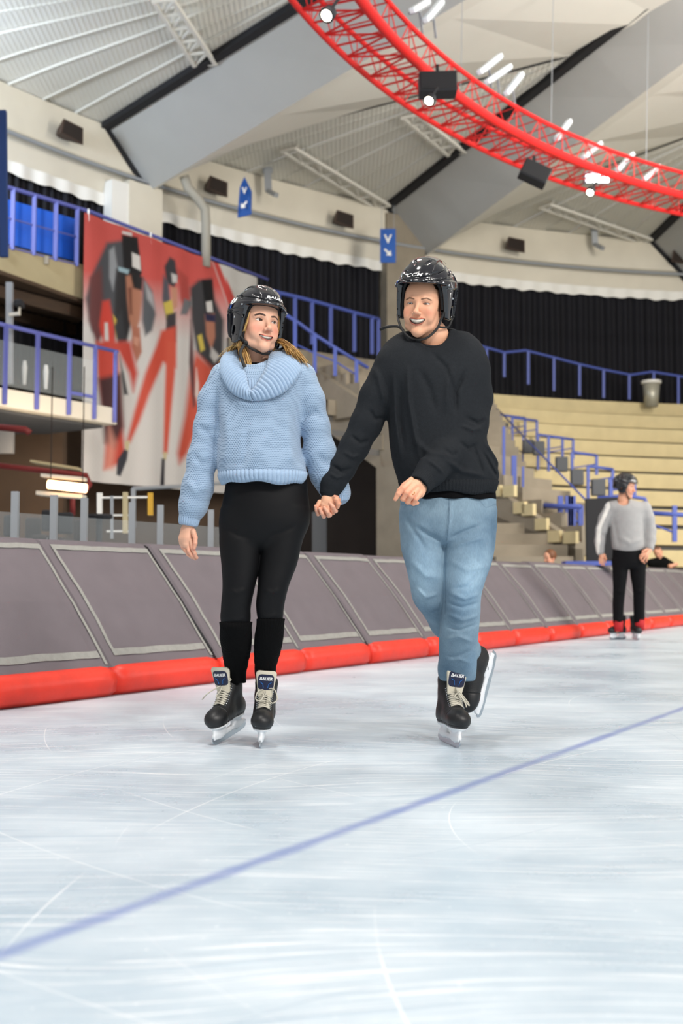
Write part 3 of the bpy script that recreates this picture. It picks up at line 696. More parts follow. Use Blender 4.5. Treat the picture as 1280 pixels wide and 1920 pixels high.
# ---------------- blue signs
def arrow_shape(c, r, u, L, ang, m=1):
    d = unit(r * math.cos(ang) + u * math.sin(ang)); p = unit(-r * math.sin(ang) + u * math.cos(ang)); s = L
    pts = [-.5 * s * d + .1 * s * p, .05 * s * d + .1 * s * p, .05 * s * d + .36 * s * p, .5 * s * d, .05 * s * d - .36 * s * p, .05 * s * d - .1 * s * p, -.5 * s * d - .1 * s * p]
    return [c + q_ for q_ in pts]
def sign(c, w_, h_, yaw, label, ang, letter='V'):
    r = V(math.cos(yaw), math.sin(yaw), 0); u = V(0, 0, 1); n = np.cross(r, u)
    t = empty('hanging_sign', c, label, 'sign', 'blue arrow signs')
    mb = MB(); mb.box(c, (w_, .03, h_), np.stack([r, -n, u], 1)); mb.build('board', M['sign_blue'], t)
    for s_ in (-1, 1):
        mb = MB(); mb.bar(c + r * s_ * w_ * .4 + u * h_ / 2, c + r * s_ * w_ * .4 + u * (h_ / 2 + .6), .01); mb.build('cable', M['grey_metal'], t)
    vs, fs = text_mesh(letter, bold=.03); sc = w_ * .52 / (vs[:, 0].max() - vs[:, 0].min()); cc = (vs.max(0) + vs.min(0)) / 2
    g = c + n * .019
    mb = MB(); mb.add([g + u * h_ * .2 + r * (v_[0] - cc[0]) * sc + u * (v_[1] - cc[1]) * sc for v_ in vs], fs); mb.build('letter', M['white'], t)
    mb = MB(); mb.add(arrow_shape(g - u * h_ * .2, r, u, w_ * .62, ang), [tuple(range(7))]); mb.build('arrow', M['white'], t)
sign(P(727, 461, 27.3), .38, .84, .0, 'upright blue hanging sign with white V and arrow beside the pillar', math.radians(-45))
c = P(459, 372, 24.2)
t = empty('hanging_sign', c, 'twisted blue hanging sign with white arrow near the grey pipe', 'sign', 'blue arrow signs')
mb = MB(); pts = [P(458, 331, 24.2), P(472, 359, 24.2), P(467, 366, 24.1), P(471, 402, 24.2), P(445, 408, 24.4), P(449, 352, 24.3)]
mb.prism(pts, (0, .03, 0)); mb.build('board', M['sign_blue'], t)
mb = MB(); mb.add(arrow_shape(P(457, 384, 24.12) , V(1, 0, 0), V(0, 0, 1), .2, math.radians(-130)), [tuple(range(7))]); mb.build('arrow', M['white'], t)
mb = MB(); vs, fs = text_mesh('V', bold=.03); mb.add([P(458, 358, 24.1) + V(v_[0] * .16, 0, v_[1] * .2) for v_ in vs], fs); mb.build('letter', M['white'], t)

# ================================================================ terraces
mbs = {0: MB(), 1: MB()}
RK = []
for k in range(11):
    z = 5.55 - .468 * k; r = 23.0 - .75 * k; zl = z - .455; RK.append((r, z))
# left ends of the rows follow the aisle at x = 3.7
def ang_at_x(x, r): return math.degrees(math.acos(max(-1, min(1, (x - C0[0]) / r))))
XA, XB = 3.75, 2.5
mb = MB(); mg = MB()
for k, (r, z) in enumerate(RK):
    rb = 24.3 if k == 0 else r + .75
    a1 = ang_at_x(XA, r); a0 = 70
    arc_strip(mb, a0, a1, 26, [(rb, z), (r - .03, z), (r - .03, z - .33), (r + .09, z - .335)])
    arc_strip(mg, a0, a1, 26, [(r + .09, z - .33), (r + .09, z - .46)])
    # end cheek
    mb.add([ring(a1, rb, z), ring(a1, r - .03, z), ring(a1, r - .03, 0), ring(a1, rb, 0)], [(0, 1, 2, 3)])
o = mb.build('terrace_steps', M['tier'], origin=ring(95, 20, 0)); tag(o, 'tiered cream concrete terrace steps', kind='structure')
o = mg.build('terrace_recess_shade', M['tier_gap_shade'], origin=ring(95, 20, 0)); tag(o, kind='structure')
# centre / left terrace beyond the aisle, a darker, higher block
mb = MB(); mg = MB()
for k in range(7):
    z = 6.15 - .42 * k; r = 23.2 - .7 * k; rb = 24.3 if k == 0 else r + .7
    a0 = ang_at_x(XB, r)
    arc_strip(mb, a0, 133 - .3 * k, 14, [(rb, z), (r - .03, z), (r - .03, z - .32), (r + .08, z - .32)]); arc_strip(mg, a0, 133, 14, [(r + .08, z - .31), (r + .08, z - .43)])
o = mb.build('terrace_steps', M['concrete_d'], origin=ring(125, 20, 0)); tag(o, 'grey terrace steps behind the couple', kind='structure')
o = mg.build('terrace_recess_shade', M['tier_gap_shade'], origin=ring(125, 20, 0)); tag(o, kind='structure')
# aisle stairs, two steps per tier
mb = MB(); mw = MB(); n = 22
for i in range(n):
    y0 = 18.4 + i * (28.6 - 18.4) / n; z = .9 + (i + 1) * (5.4 - .9) / n; dy = (28.6 - 18.4) / n
    mb.box(((XA + XB) / 2, y0 + dy / 2, z / 2), (XA - XB, dy, z))
o = mb.build('aisle_stair', M['concrete_d'], origin=V(3.1, 18.4, 0)); tag(o, 'concrete aisle stair at the left end of the terraces', kind='structure')
WB = [(ring(ang_at_x(XA, r), r, z), k) for k, (r, z) in enumerate(RK)]
for (p, k) in WB:
    if k == 0 or k > 8: continue
    mb = MB(); mb.box((XA - .22, p[1] - .10, p[2] - .16), (.44, .4, .34)); mb.box((XA - .55, p[1] + .25, p[2] + .03), (.25, .3, .24))
    o = mb.build('stair_block', M['tier']); tag(o, 'pale concrete step block at the left end of terrace row %s' % ORD[k], 'step block', 'pale step blocks up the aisle')
# near stair in front, descending to the right
SA = V(-.62, 24.0, 0); SB = V(3.9, 19.0, 0); sd = unit(SB - SA); sn = V(sd[1], -sd[0], 0)
if np.dot(sn, -SA) < 0: sn = -sn
ZA, ZB = 5.25, 1.35; Ls = np.linalg.norm(SB - SA)
def sp(u, off, z): return SA + (SB - SA) * u + sn * off + V(0, 0, z)
def zs_(u): return ZA + (ZB - ZA) * u
mb = MB()
uc = .344
mb.prism([sp(-.25, 0, zs_(-.25)), sp(1, 0, zs_(1)), sp(1, 0, zs_(1) - 1.35), sp(uc, 0, zs_(uc) - 1.15), sp(-.25, 0, zs_(-.25) - 1.1)], -sn * .25)
mb.prism([sp(uc + .02, 0, zs_(uc) - 1.1), sp(1.0, 0, zs_(1) - .1), sp(1.0, 0, 0), sp(uc + .02, 0, 0)], -sn * .22)
o = mb.build('stair_side_wall', M['concrete_d']); tag(o, 'grey concrete wall of the near stair descending to the right', kind='structure')
mb = MB(); a_, b_ = sp(uc - .035, .12, 0), sp(uc + .12, .12, 0); mb.prism([a_, b_, b_ - sn * .5, a_ - sn * .5], (0, 0, zs_(uc + .1) - .55))
o = mb.build('concrete_column', M['concrete_d']); tag(o, 'square concrete column under the stair between the couple', 'column')
n = 16
mb = MB()
for i in range(n):
    u0 = i / n; u1 = (i + 1) / n; z = zs_(u0) + .05
    mb.prism([sp(u0, -.2, z - .5), sp(u1, -.2, z - .5), sp(u1, -1.6, z - .5), sp(u0, -1.6, z - .5)], (0, 0, .5))
o = mb.build('near_stair', M['concrete_d']); tag(o, 'grey stair flight behind the sloping wall', kind='structure')
k = 0
for (x, y) in [(931, 921), (958, 921), (977, 952), (993, 956), (1018, 983), (1042, 1006), (1072, 1008), (942, 1018)]:
    u = None
    c = P(x, y, 19.9); k += 1
    # solve depth on the stair plane
    dvec = P(x, y, 1.0) - V(0, 0, CAMH); t_ = np.dot(sn, SA - V(0, 0, CAMH)) / np.dot(sn, dvec); c = V(0, 0, CAMH) + dvec * t_
    mb = MB(); s_ = .1 if k == 8 else .2
    mb.box(c + sn * .03, (s_ * 1.25, .09, s_), np.stack([sd, sn, V(0, 0, 1)], 1)); o = mb.build('step_lamp', M['tier'])
    tag(o, 'small pale square block on the near stair wall, %s from the left' % (ORD[k - 1] if k < 8 else 'lowest and farthest'), 'step block', 'pale blocks on the near stair')
# slim handrail line cut in wall
# ---------------- blue railings (every railing: top rail, posts, mid rail)
def railing(pts, posts, label, r_=.035, mats=None, mid=(.5,), panel=None, close=True, cat='railing', mesh_=None):
    """pts: top rail polyline; posts: list of (top point, bottom point)"""
    mt = mats or M['blue_rail']
    t = empty('blue_railing', posts[0][1] if posts else pts[0], label, cat, 'blue steel railings')
    mb = MB(); mb.tube(pts, r_, 8); mb.build('top_rail', mt, t, smooth=True)
    for (a, b) in posts:
        mb = MB(); mb.bar(a, b, r_ * 1.9, r_ * 1.5); mb.build('post', mt, t)
    for f_ in mid:
        if len(posts) > 1:
            mb = MB(); mb.tube([a + (b - a) * f_ for (a, b) in posts], r_ * .45, 6); mb.build('mid_rail', mt, t, smooth=True)
    return t
# upper terrace right
rr_ = 23.1
tp = [PR(*q_, rr_) for q_ in [(880, 640), (905, 650), (945, 661), (985, 657), (1037, 670), (1086, 683), (1131, 693), (1182, 703), (1222, 697), (1272, 705), (1320, 714), (1400, 728)]]
ps = [(PR(x, y0, rr_), PR(x, y1, rr_)) for (x, y0, y1) in [(912, 652, 706), (945, 661, 707), (990, 657, 721), (1038, 670, 733), (1086, 683, 742), (1131, 693, 746), (1179, 703, 749), (1225, 697, 756), (1271, 705, 758), (1320, 714, 760)]]
railing(tp, ps, 'blue railing along the top of the cream terraces right of the man', mid=())
YL = lambda x: 24.4 + (x - 515) * .0135
tp = [P(x, y, YL(x)) for (x, y) in [(500, 543), (515, 547), (553, 556), (600, 568), (660, 585), (709, 598)]]
ps = [(P(x, y0, YL(x)), P(x, y1, YL(x))) for (x, y0, y1) in [(522, 549, 628), (553, 557, 636), (585, 564, 646), (620, 574, 652), (664, 586, 660), (697, 594, 664), (709, 598, 668)]]
railing(tp, ps, 'blue railing on the upper terrace between the woman and the man', r_=.045, mid=())
tp = [P(x, y, 23.4 + i * .2) for i, (x, y) in enumerate([(532, 588), (560, 606), (590, 628), (628, 652), (690, 690)])]
ps = [(P(x, y0, 23.5), P(x, y1, 23.5)) for (x, y0, y1) in [(553, 600, 690), (590, 625, 700), (628, 650, 705), (668, 676, 730)]]
railing(tp, ps, 'sloping blue stair handrail behind the woman\'s shoulder', r_=.04, mid=(.5,))
# aisle railings by the pale blocks: gate frames across the rows
k = 0
for i, (x0, y0, h0) in enumerate([(938, 778, 60), (960, 783, 66), (1008, 815, 66), (1028, 818, 66), (1072, 848, 66), (1102, 874, 62), (1143, 897, 50)]):
    Yd = [27.0, 26.3, 25.0, 24.4, 22.8, 21.6, 20.3][i]
    top = P(x0, y0, Yd); bot = P(x0, y0 + h0, Yd); x1 = x0 + 46
    e = P(x1, y0 + 6, Yd + .3); e2 = P(x1, y0 + 6 + h0 * .55, Yd + .3)
    railing([top, e], [(top, bot), (e, e2)], 'small blue barrier beside the aisle, %s from the top' % ORD[i], r_=.03, mid=(.45,))
    mb = MB(); c = top + (bot - top) * .35 + V(-.22, -.05, 0); mb.box(c, (.24, .14, .3)); o = mb.build('seat_number_box', M['soffit'], bevel=.02); tag(o, 'small grey box beside the %s blue aisle barrier from the top' % ORD[i], 'box', 'grey boxes up the aisle')
# thin long cable rails running down the aisle
tp = [P(918, 752, 28.0), P(1000, 838, 24), P(1110, 950, 19.6)]
ps = [(P(x, y0, Y), P(x, y1, Y)) for (x, y0, y1, Y) in [(940, 776, 855, 27), (980, 818, 885, 25)]]
railing(tp, ps, 'thin blue handrail running down the aisle stair', r_=.018, mid=(.5,))
# tall blue gate bars near stair
for (x, y0, y1, wd, lb) in [(963, 855, 948, 9, 'single thick blue post on the near stair'), (980, 875, 948, 4, 'thin blue post right of the thick one on the near stair'), (944, 800, 925, 5, 'tall thin blue post at the man\'s elbow')]:
    c0, c1 = P(x, y0, 20.6), P(x, y1, 20.6); mb = MB(); mb.bar(c0, c1, wd * 20.6 / FPX); o = mb.build('blue_post', M['blue_rail']); tag(o, lb, 'post')
tp = [P(1003, 946, 20.0), P(1050, 950, 19.5), P(1088, 950, 19.2)]
ps = [(P(x, y0, 19.6), P(x, y1, 19.6)) for (x, y0, y1) in [(1050, 930, 1003), (1064, 930, 1003), (1069, 930, 1003), (1074, 930, 1003), (1088, 948, 1003)]]
t = railing(tp, ps, 'blue gate of close upright bars at the foot of the stair', r_=.045, mid=(.3, .6))
tp = [P(1220, 962, 19.5), P(1330, 968, 19.5)]
ps = [(P(x, y0, 19.5), P(x, y1, 19.5)) for (x, y0, y1) in [(1264, 948, 1016), (1218, 955, 990)]]
railing(tp, ps, 'blue barrier on the lowest terrace right of the far skater', r_=.04, mid=(.75,))
tp = [P(1120, 934, 19.3), P(1175, 930, 19.3), P(1208, 935, 19.3), P(1222, 970, 19.3)]
railing(tp, [(P(1145, 905, 19.3), P(1145, 934, 19.3)), (P(1222, 962, 19.3), P(1222, 1010, 19.3))], 'blue bent handrail behind the far skater', r_=.035, mid=())
# black board
mb = MB(); a_, b_ = P(1098, 935, 18.2), P(1142, 932, 18.2); c_ = P(1142, 1060, 18.2); d_ = P(1100, 1060, 18.2); a2 = P(1160, 932, 18.2); c2 = P(1160, 1060, 18.2)
mb.prism([a_, a2, c2, d_], (0, .08, 0)); o = mb.build('black_board', M['black']); tag(o, 'tall black board standing left of the far skater', 'board')
mb = MB(); mb.prism([P(1060, 1052, 16.4), P(1180, 1052, 16.4), P(1180, 1060, 16.4), P(1060, 1060, 16.4)], (0, .3, 0)); o = mb.build('blue_bench', M['blue_rail']); tag(o, 'low blue bench top just above the pads left of the far skater', 'bench')
# bin on the top terrace
c = PR(1221, 763, 22.6); mb = MB()
t = empty('litter_bin', c, 'pale round litter bin on the top terrace at the right', 'bin')
MB().lathe(c, [(.17, 0), (.235, .66), (.225, .66), (.16, .03)], 20).build('bin_body', M['bin'], t, smooth=True)
MB().lathe(c, [(.235, .62), (.265, .63), (.265, .70), (.23, .70)], 20).build('rim', M['white'], t, smooth=True)

# ================================================================ left side: balconies and concourse
LA, LB = V(-5.4, 18.0, 0), V(-4.0, 20.1, 0); ld = unit(LB - LA); ln = V(-ld[1], ld[0], 0)   # ln points back-left
LX = LA - ld * 5
mb = MB(); mb.prism([LX + V(0, 0, 3.49), LB + V(0, 0, 3.49), LB + ln * 6 + V(0, 0, 3.49), LX + ln * 6 + V(0, 0, 3.49)], (0, 0, .29))
o = mb.build('balcony_slab', M['white_fascia']); tag(o, 'lower balcony floor with white edge', kind='structure')
mb = MB(); mb.prism([LX + ln * .25 + V(0, 0, 3.44), LB + ln * .25 - ld * .1 + V(0, 0, 3.44), LB + ln * 6 + V(0, 0, 3.44), LX + ln * 6 + V(0, 0, 3.44)], (0, 0, .045))
o = mb.build('balcony_soffit', M['soffit']); tag(o, kind='structure')
UA, UB, UC = V(-6.15, 20.5, 0), V(-4.93, 21.9, 0), V(-1.75, 26.5, 0); UX = UA - unit(UB - UA) * 4
un = V(-.8, .6, 0)
mb = MB()
mb.prism([UX + V(0, 0, 6.18), UB + V(0, 0, 6.18), UB + un * 2.6 + V(0, 0, 6.18), UX + un * 5 + V(0, 0, 6.18)], (0, 0, .68))
mb.prism([UB + V(0, 0, 6.18), UC + V(0, 0, 6.18), UC + un * .8 + V(0, 0, 6.18), UB + un * 2.6 + V(0, 0, 6.18)], (0, 0, .68))
o = mb.build('balcony_slab', M['concrete_f']); tag(o, 'upper balcony with beige concrete edge', kind='structure')
for i in range(5):
    p = UX + (UB - UX) * (.35 + .16 * i); mb = MB(); mb.box(p + V(.02, -.03, 6.76), (.09, .05, .16)); o = mb.build('rail_fixing', M['concrete_d']); tag(o, 'small grey post bracket on the beige balcony edge, %s from the left' % ORD[i], 'bracket', 'post brackets on the upper balcony')
# upper railing
u1 = [UX + V(0, 0, 7.95), UA + V(0, 0, 7.95), UB + V(0, 0, 7.95), UB + (UC - UB) * .5 + V(0, 0, 7.9), UC + V(0, 0, 7.85)]
ps = [(P(x, 300, 1), 0) for x in ()]
def on_line(px, A, B):
    r = (px - 640) / FPX; d = B - A
    # X/depth ratio with the camera pitch folded in is close enough for a vertical post
    s = (r * A[1] - A[0]) / (d[0] - r * d[1]); return A + d * s
def on_line_true(px, py, A, B):
    dv = P(px, py, 1.0) - V(0, 0, CAMH); n_ = V(-(B - A)[1], (B - A)[0], 0); t_ = np.dot(n_, A - V(0, 0, CAMH)) / np.dot(n_, dv); return V(0, 0, CAMH) + dv * t_
ps = []
for x in (-30, 24, 64, 105, 145):
    q_ = on_line_true(x, 400, UA, UB); ps.append((V(q_[0], q_[1], 7.95), V(q_[0], q_[1], 6.8)))
upr = railing(u1, ps, 'blue railing of the upper left balcony above the beige concrete edge', r_=.04, mats=M['blue_rail_pale'], mid=(.5, .97))
mb = MB(); off = un * .35
mb.prism([UX + off + V(0, 0, 7.02), UB + off + V(0, 0, 7.02), UB + off + V(0, 0, 7.86), UX + off + V(0, 0, 7.86)], un * .05)
o = mb.build('blue_panel', M['blue_seat'], upr); tag(o, 'vivid blue infill panels')
# tall dark blue post
mb = MB(); c0, c1 = P(5, 208, 16.8), P(8, 482, 16.8); mb.bar(c0, c1, .11, .08); mb.bar(P(-6, 208, 16.8), P(-4, 482, 16.8), .05, .05)
o = mb.build('blue_mast', M['dark_blue']); tag(o, 'dark blue steel mast at the left edge of the picture', 'mast')
# lower railing with glass
top = [LX + V(0, 0, 4.80), LA + V(0, 0, 4.80), LB + V(0, 0, 4.80)]
ps = []
for x in (-40, 8, 68, 128, 176, 214):
    q_ = on_line_true(x, 680, LA, LB) - ln * .03; ps.append((V(q_[0], q_[1], 4.80), V(q_[0], q_[1], 3.52)))
t = railing(top, ps, 'pale blue railing with glass on the lower left balcony', r_=.035, mats=M['blue_rail_pale'], mid=())
mb = MB(); a_ = ps[3][1] + V(0, 0, .38); b_ = ps[4][1] + V(0, 0, .38); mb.bar(a_, b_, .05, .05); mb.build('mid_rail', M['blue_rail_pale'], t)
for i in range(4):
    a_, b_ = ps[i], ps[i + 1]; g_ = .1
    A = a_[1] + (b_[1] - a_[1]) * .04; B_ = a_[1] + (b_[1] - a_[1]) * .96
    mb = MB(); mb.prism([A + V(0, 0, .3), B_ + V(0, 0, .3), B_ + V(0, 0, 1.02), A + V(0, 0, 1.02)], ln * .012); mb.build('glass_pane', M['glass'], t)
# room behind the lower balcony
mb = MB()
BW0 = LX + ln * 5.6; BW1 = LB + ln * 4.5 + ld * 3
mb.prism([BW0 + V(0, 0, 3.7), BW1 + V(0, 0, 3.7), BW1 + V(0, 0, 6.2), BW0 + V(0, 0, 6.2)], ln * .2)
o = mb.build('wall_left', M['wood']); tag(o, 'dark wooden back wall of the balcony room', kind='structure')
mb = MB(); mb.prism([LX + ln * .6 + V(0, 0, 6.1), UB + V(0, 0, 6.1), BW1 + V(0, 0, 6.1), BW0 + V(0, 0, 6.1)], (0, 0, .07)); o = mb.build('ceiling', M['brown']); tag(o, kind='structure')
for i in range(3):
    a_ = LX + ln * (2 + i * 1.2) + V(0, 0, 5.95); b_ = a_ + ld * 11; mb = MB(); mb.bar(a_, b_, .16, .22); o = mb.build('ceiling_joist', M['wood']); tag(o, 'dark wooden joist under the upper balcony, %s from the front' % ORD[i], 'joist', 'wooden joists')
c = P(22, 600, 19.3); mb = MB(); mb.bar(P(18, 460 + 70, 18.4), P(18, 720, 18.4), .1, .1); o = mb.build('steel_post', M['grey_metal']); tag(o, 'pale steel post behind the lower balcony railing', 'post')
t = empty('cctv_camera', P(36, 575, 18.3), 'small dark camera on an arm above the lower balcony railing', 'camera')
mb = MB(); mb.box(P(37, 570, 18.3), (.12, .22, .11)); mb.build('camera_body', M['black'], t, bevel=.02); mb = MB(); mb.bar(P(18, 590, 18.35), P(37, 588, 18.3), .05); mb.bar(P(36, 588, 18.3), P(37, 575, 18.3), .03); mb.build('arm', M['white_fascia'], t)
for i, (x, y) in enumerate([(46, 700), (86, 708), (20, 690)]):
    mb = MB(); p = P(x, y, 19.6); mb.lathe(p - V(0, 0, .2), [(.03, 0), (.045, .3), (.03, .42)], 10); o = mb.build('candle_glass', M['white']); tag(o, 'small pale lantern behind the balcony glass, %s from the left' % ORD[[1, 2, 0][i]], 'lantern', 'lanterns on the balcony')
# concourse back wall and floor-level things
CW0 = V(-16, 20.5, 0); CW1 = V(-.4, 27.0, 0)
mb = MB(); mb.prism([CW0, CW1, CW1 + V(0, 0, 6.0), CW0 + V(0, 0, 6.0)], (0, .2, 0)); o = mb.build('wall_left', M['brown']); tag(o, 'brown back wall of the dark concourse', kind='structure')
mb = MB(); mb.prism([CW1 + V(-3, -.3, 0), V(1.7, 26.2, 0), V(1.7, 26.2, 4.4), CW1 + V(-3, -.3, 5.2)], (0, .2, 0)); o = mb.build('wall_right', M['brown_d']); tag(o, 'wall behind the stair opening with its shade in the colour', kind='structure')  # dark brown stands in for the missing light in the undercroft
mb = MB(); mb.prism([P(-60, 800, 21), P(118, 806, 21), P(118, 1030, 21), P(-60, 1030, 21)], (0, .3, 0)); o = mb.build('wall_front', M['brown']); tag(o, 'brown wall panel in the concourse', kind='structure')
mb = MB(); a_ = P(585, 955, 23.6); mb.prism([P(585, 960, 23.6), P(612, 960, 23.6), P(612, 1060, 23.6), P(585, 1060, 23.6)], (0, .3, 0)); o = mb.build('grey_door_panel', M['soffit']); tag(o, 'dark grey upright panel in the stair opening between the couple', 'panel')
# warm lamp
t = empty('tube_lamp', P(128, 912, 14.5), 'glowing warm tube lamp on the brown concourse wall', 'lamp')
mb = MB(); mb.tube([P(90, 908, 14.5), P(162, 916, 14.5)], .055, 12); mb.build('tube', M['lamp_warm'], t, smooth=True)
mb = MB(); mb.bar(P(80, 892, 14.6), P(160, 899, 14.6), .2, .04); mb.bar(P(72, 925, 14.7), P(158, 932, 14.7), .25, .05); mb.build('lamp_housing', M['white_fascia'], t)
for x_ in (95, 155):
    a_ = P(x_, 905, 14.5); MB().bar(a_, V(a_[0], a_[1], 3.45), .012).build('hanger', M['brown_d'], t)
area('concourse_lamp', tuple(P(128, 925, 17.5)), tuple(P(120, 900, 24)), .6, 30, (1, .75, .48))
area('concourse_lamp', tuple(P(60, 870, 17.5)), tuple(P(60, 880, 21)), .8, 30, (1, .78, .55))
mb = MB(); mb.bar(P(62, 866, 15.2), P(150, 880, 15.2), .3, .03); o = mb.build('hanging_shelf', M['concrete_f']); tag(o, 'pale board hanging just above the glowing tube lamp', 'shelf')
mb = MB(); mb.tube([P(-30, 870, 15.6), P(60, 880, 15.6), P(163, 892, 15.6), P(168, 908, 15.6), P(158, 922, 15.5), P(136, 928, 15.4), P(136, 965, 15.3)], .04, 8); o = mb.build('red_pipe', M['red_pipe'], smooth=True); tag(o, 'long dark red pipe bending down beside the warm lamp', 'pipe')
mb = MB(); mb.tube([P(-30, 798, 16.4), P(48, 806, 16.4), P(56, 812, 16.4)], .05, 8); o = mb.build('red_pipe', M['red_pipe'], smooth=True); tag(o, 'short dark red pipe under the lower balcony', 'pipe')
mb = MB(); mb.box(P(8, 828, 18), (.3, .1, .38)); o = mb.build('vent_box', M['soffit']); tag(o, 'grey vent box under the lower balcony at the left edge', 'box')
mb = MB(); mb.tube([P(430, 905, 21), P(330, 912, 19), P(250, 916, 17)], .03, 8); mb.bar(P(250, 916, 17), P(250, 990, 17), .06); o = mb.build('handrail', M['grey_metal']); tag(o, 'grey handrail in the dark concourse beneath the banner', 'handrail')
# white / yellow trolley frame
t = empty('trolley_frame', P(215, 1020, 11.5), 'white and yellow upright tubular rack in the concourse', 'rack')
for i, (x, y0, y1, m_) in enumerate([(187, 924, 968, 'white'), (235, 923, 1000, 'concrete'), (282, 924, 966, 'yellow'), (210, 930, 1010, 'grey_metal')]):
    mb = MB(); mb.bar(P(x, y0, 12), P(x, y1, 12), .05 if i < 3 else .03); mb.build('upright', M[m_], t)
mb = MB()
for (xa, ya, xb, yb) in [(187, 933, 282, 932), (187, 966, 240, 966), (200, 996, 240, 996)]: mb.bar(P(xa, ya, 12), P(xb, yb, 12), .02)
mb.build('crossbars', M['white'], t)
t = empty('bar_table', P(186, 1025, 11), 'black round bar table behind the pads left of the woman', 'table')
c = P(186, 972, 11); MB().lathe(c, [(.12, 0), (.13, .02), (.12, .04)], 18).build('table_top', M['black'], t); MB().lathe(c - V(0, 0, .7), [(.1, 0), (.03, .05), (.03, .7)], 12).build('pedestal', M['black'], t)
for i, (x, y, w_) in enumerate([(22, 990, .15), (62, 994, .15), (122, 985, .15), (150, 998, .12), (92, 980, .14)]):
    c = P(x, y, 10.6 + .3 * (i % 2)); t = empty('chair', c - V(0, 0, .4), 'dark chair back behind the clear screen, %s from the left' % ORD[[0, 1, 3, 4, 2][i]], 'chair', 'dark chairs in the concourse')
    mb = MB(); mb.box(c + V(0, 0, .02), (w_, .05, .2)); mb.build('backrest', M['brown_d'] if i % 2 else M['black'], t, bevel=.02); mb = MB(); mb.box(c + V(0, -.18, -.15), (w_, .36, .05)); mb.build('seat', M['brown_d'], t, bevel=.02)
    for s_ in (-1, 1):
        for y_ in (0, -.32): mb = MB(); mb.bar(c + V(s_ * w_ * .42, y_, -.15), V(c[0] + s_ * w_ * .42, c[1] + y_, 0), .025); mb.build('leg', M['grey_metal'], t)
# clear screen behind the pads
def scr(px, off):
    A = PO + PN * off; r_ = (px - 640) / FPX; s = (r_ * A[1] - A[0]) / (PD[0] - r_ * PD[1]); return A + PD * s
t = empty('clear_screen', scr(150, 1.15), 'clear plastic screen on grey posts behind the crash pads', 'screen')
xs = [27, 100, 157, 247, 300, 395, 445]
for x in xs:
    p = scr(x, 1.15); mb = MB(); mb.bar(p, p + V(0, 0, 1.27 - .0), .045, .045); mb.build('post', M['grey_metal'], t)
for a_, b_ in zip([-60] + xs[:-1], xs):
    p, q_ = scr(a_, 1.15), scr(b_, 1.15); mb = MB(); mb.prism([p + V(0, 0, .3), q_ + V(0, 0, .3), q_ + V(0, 0, 1.13), p + V(0, 0, 1.13)], PN * .01); mb.build('pane', M['glass'], t)

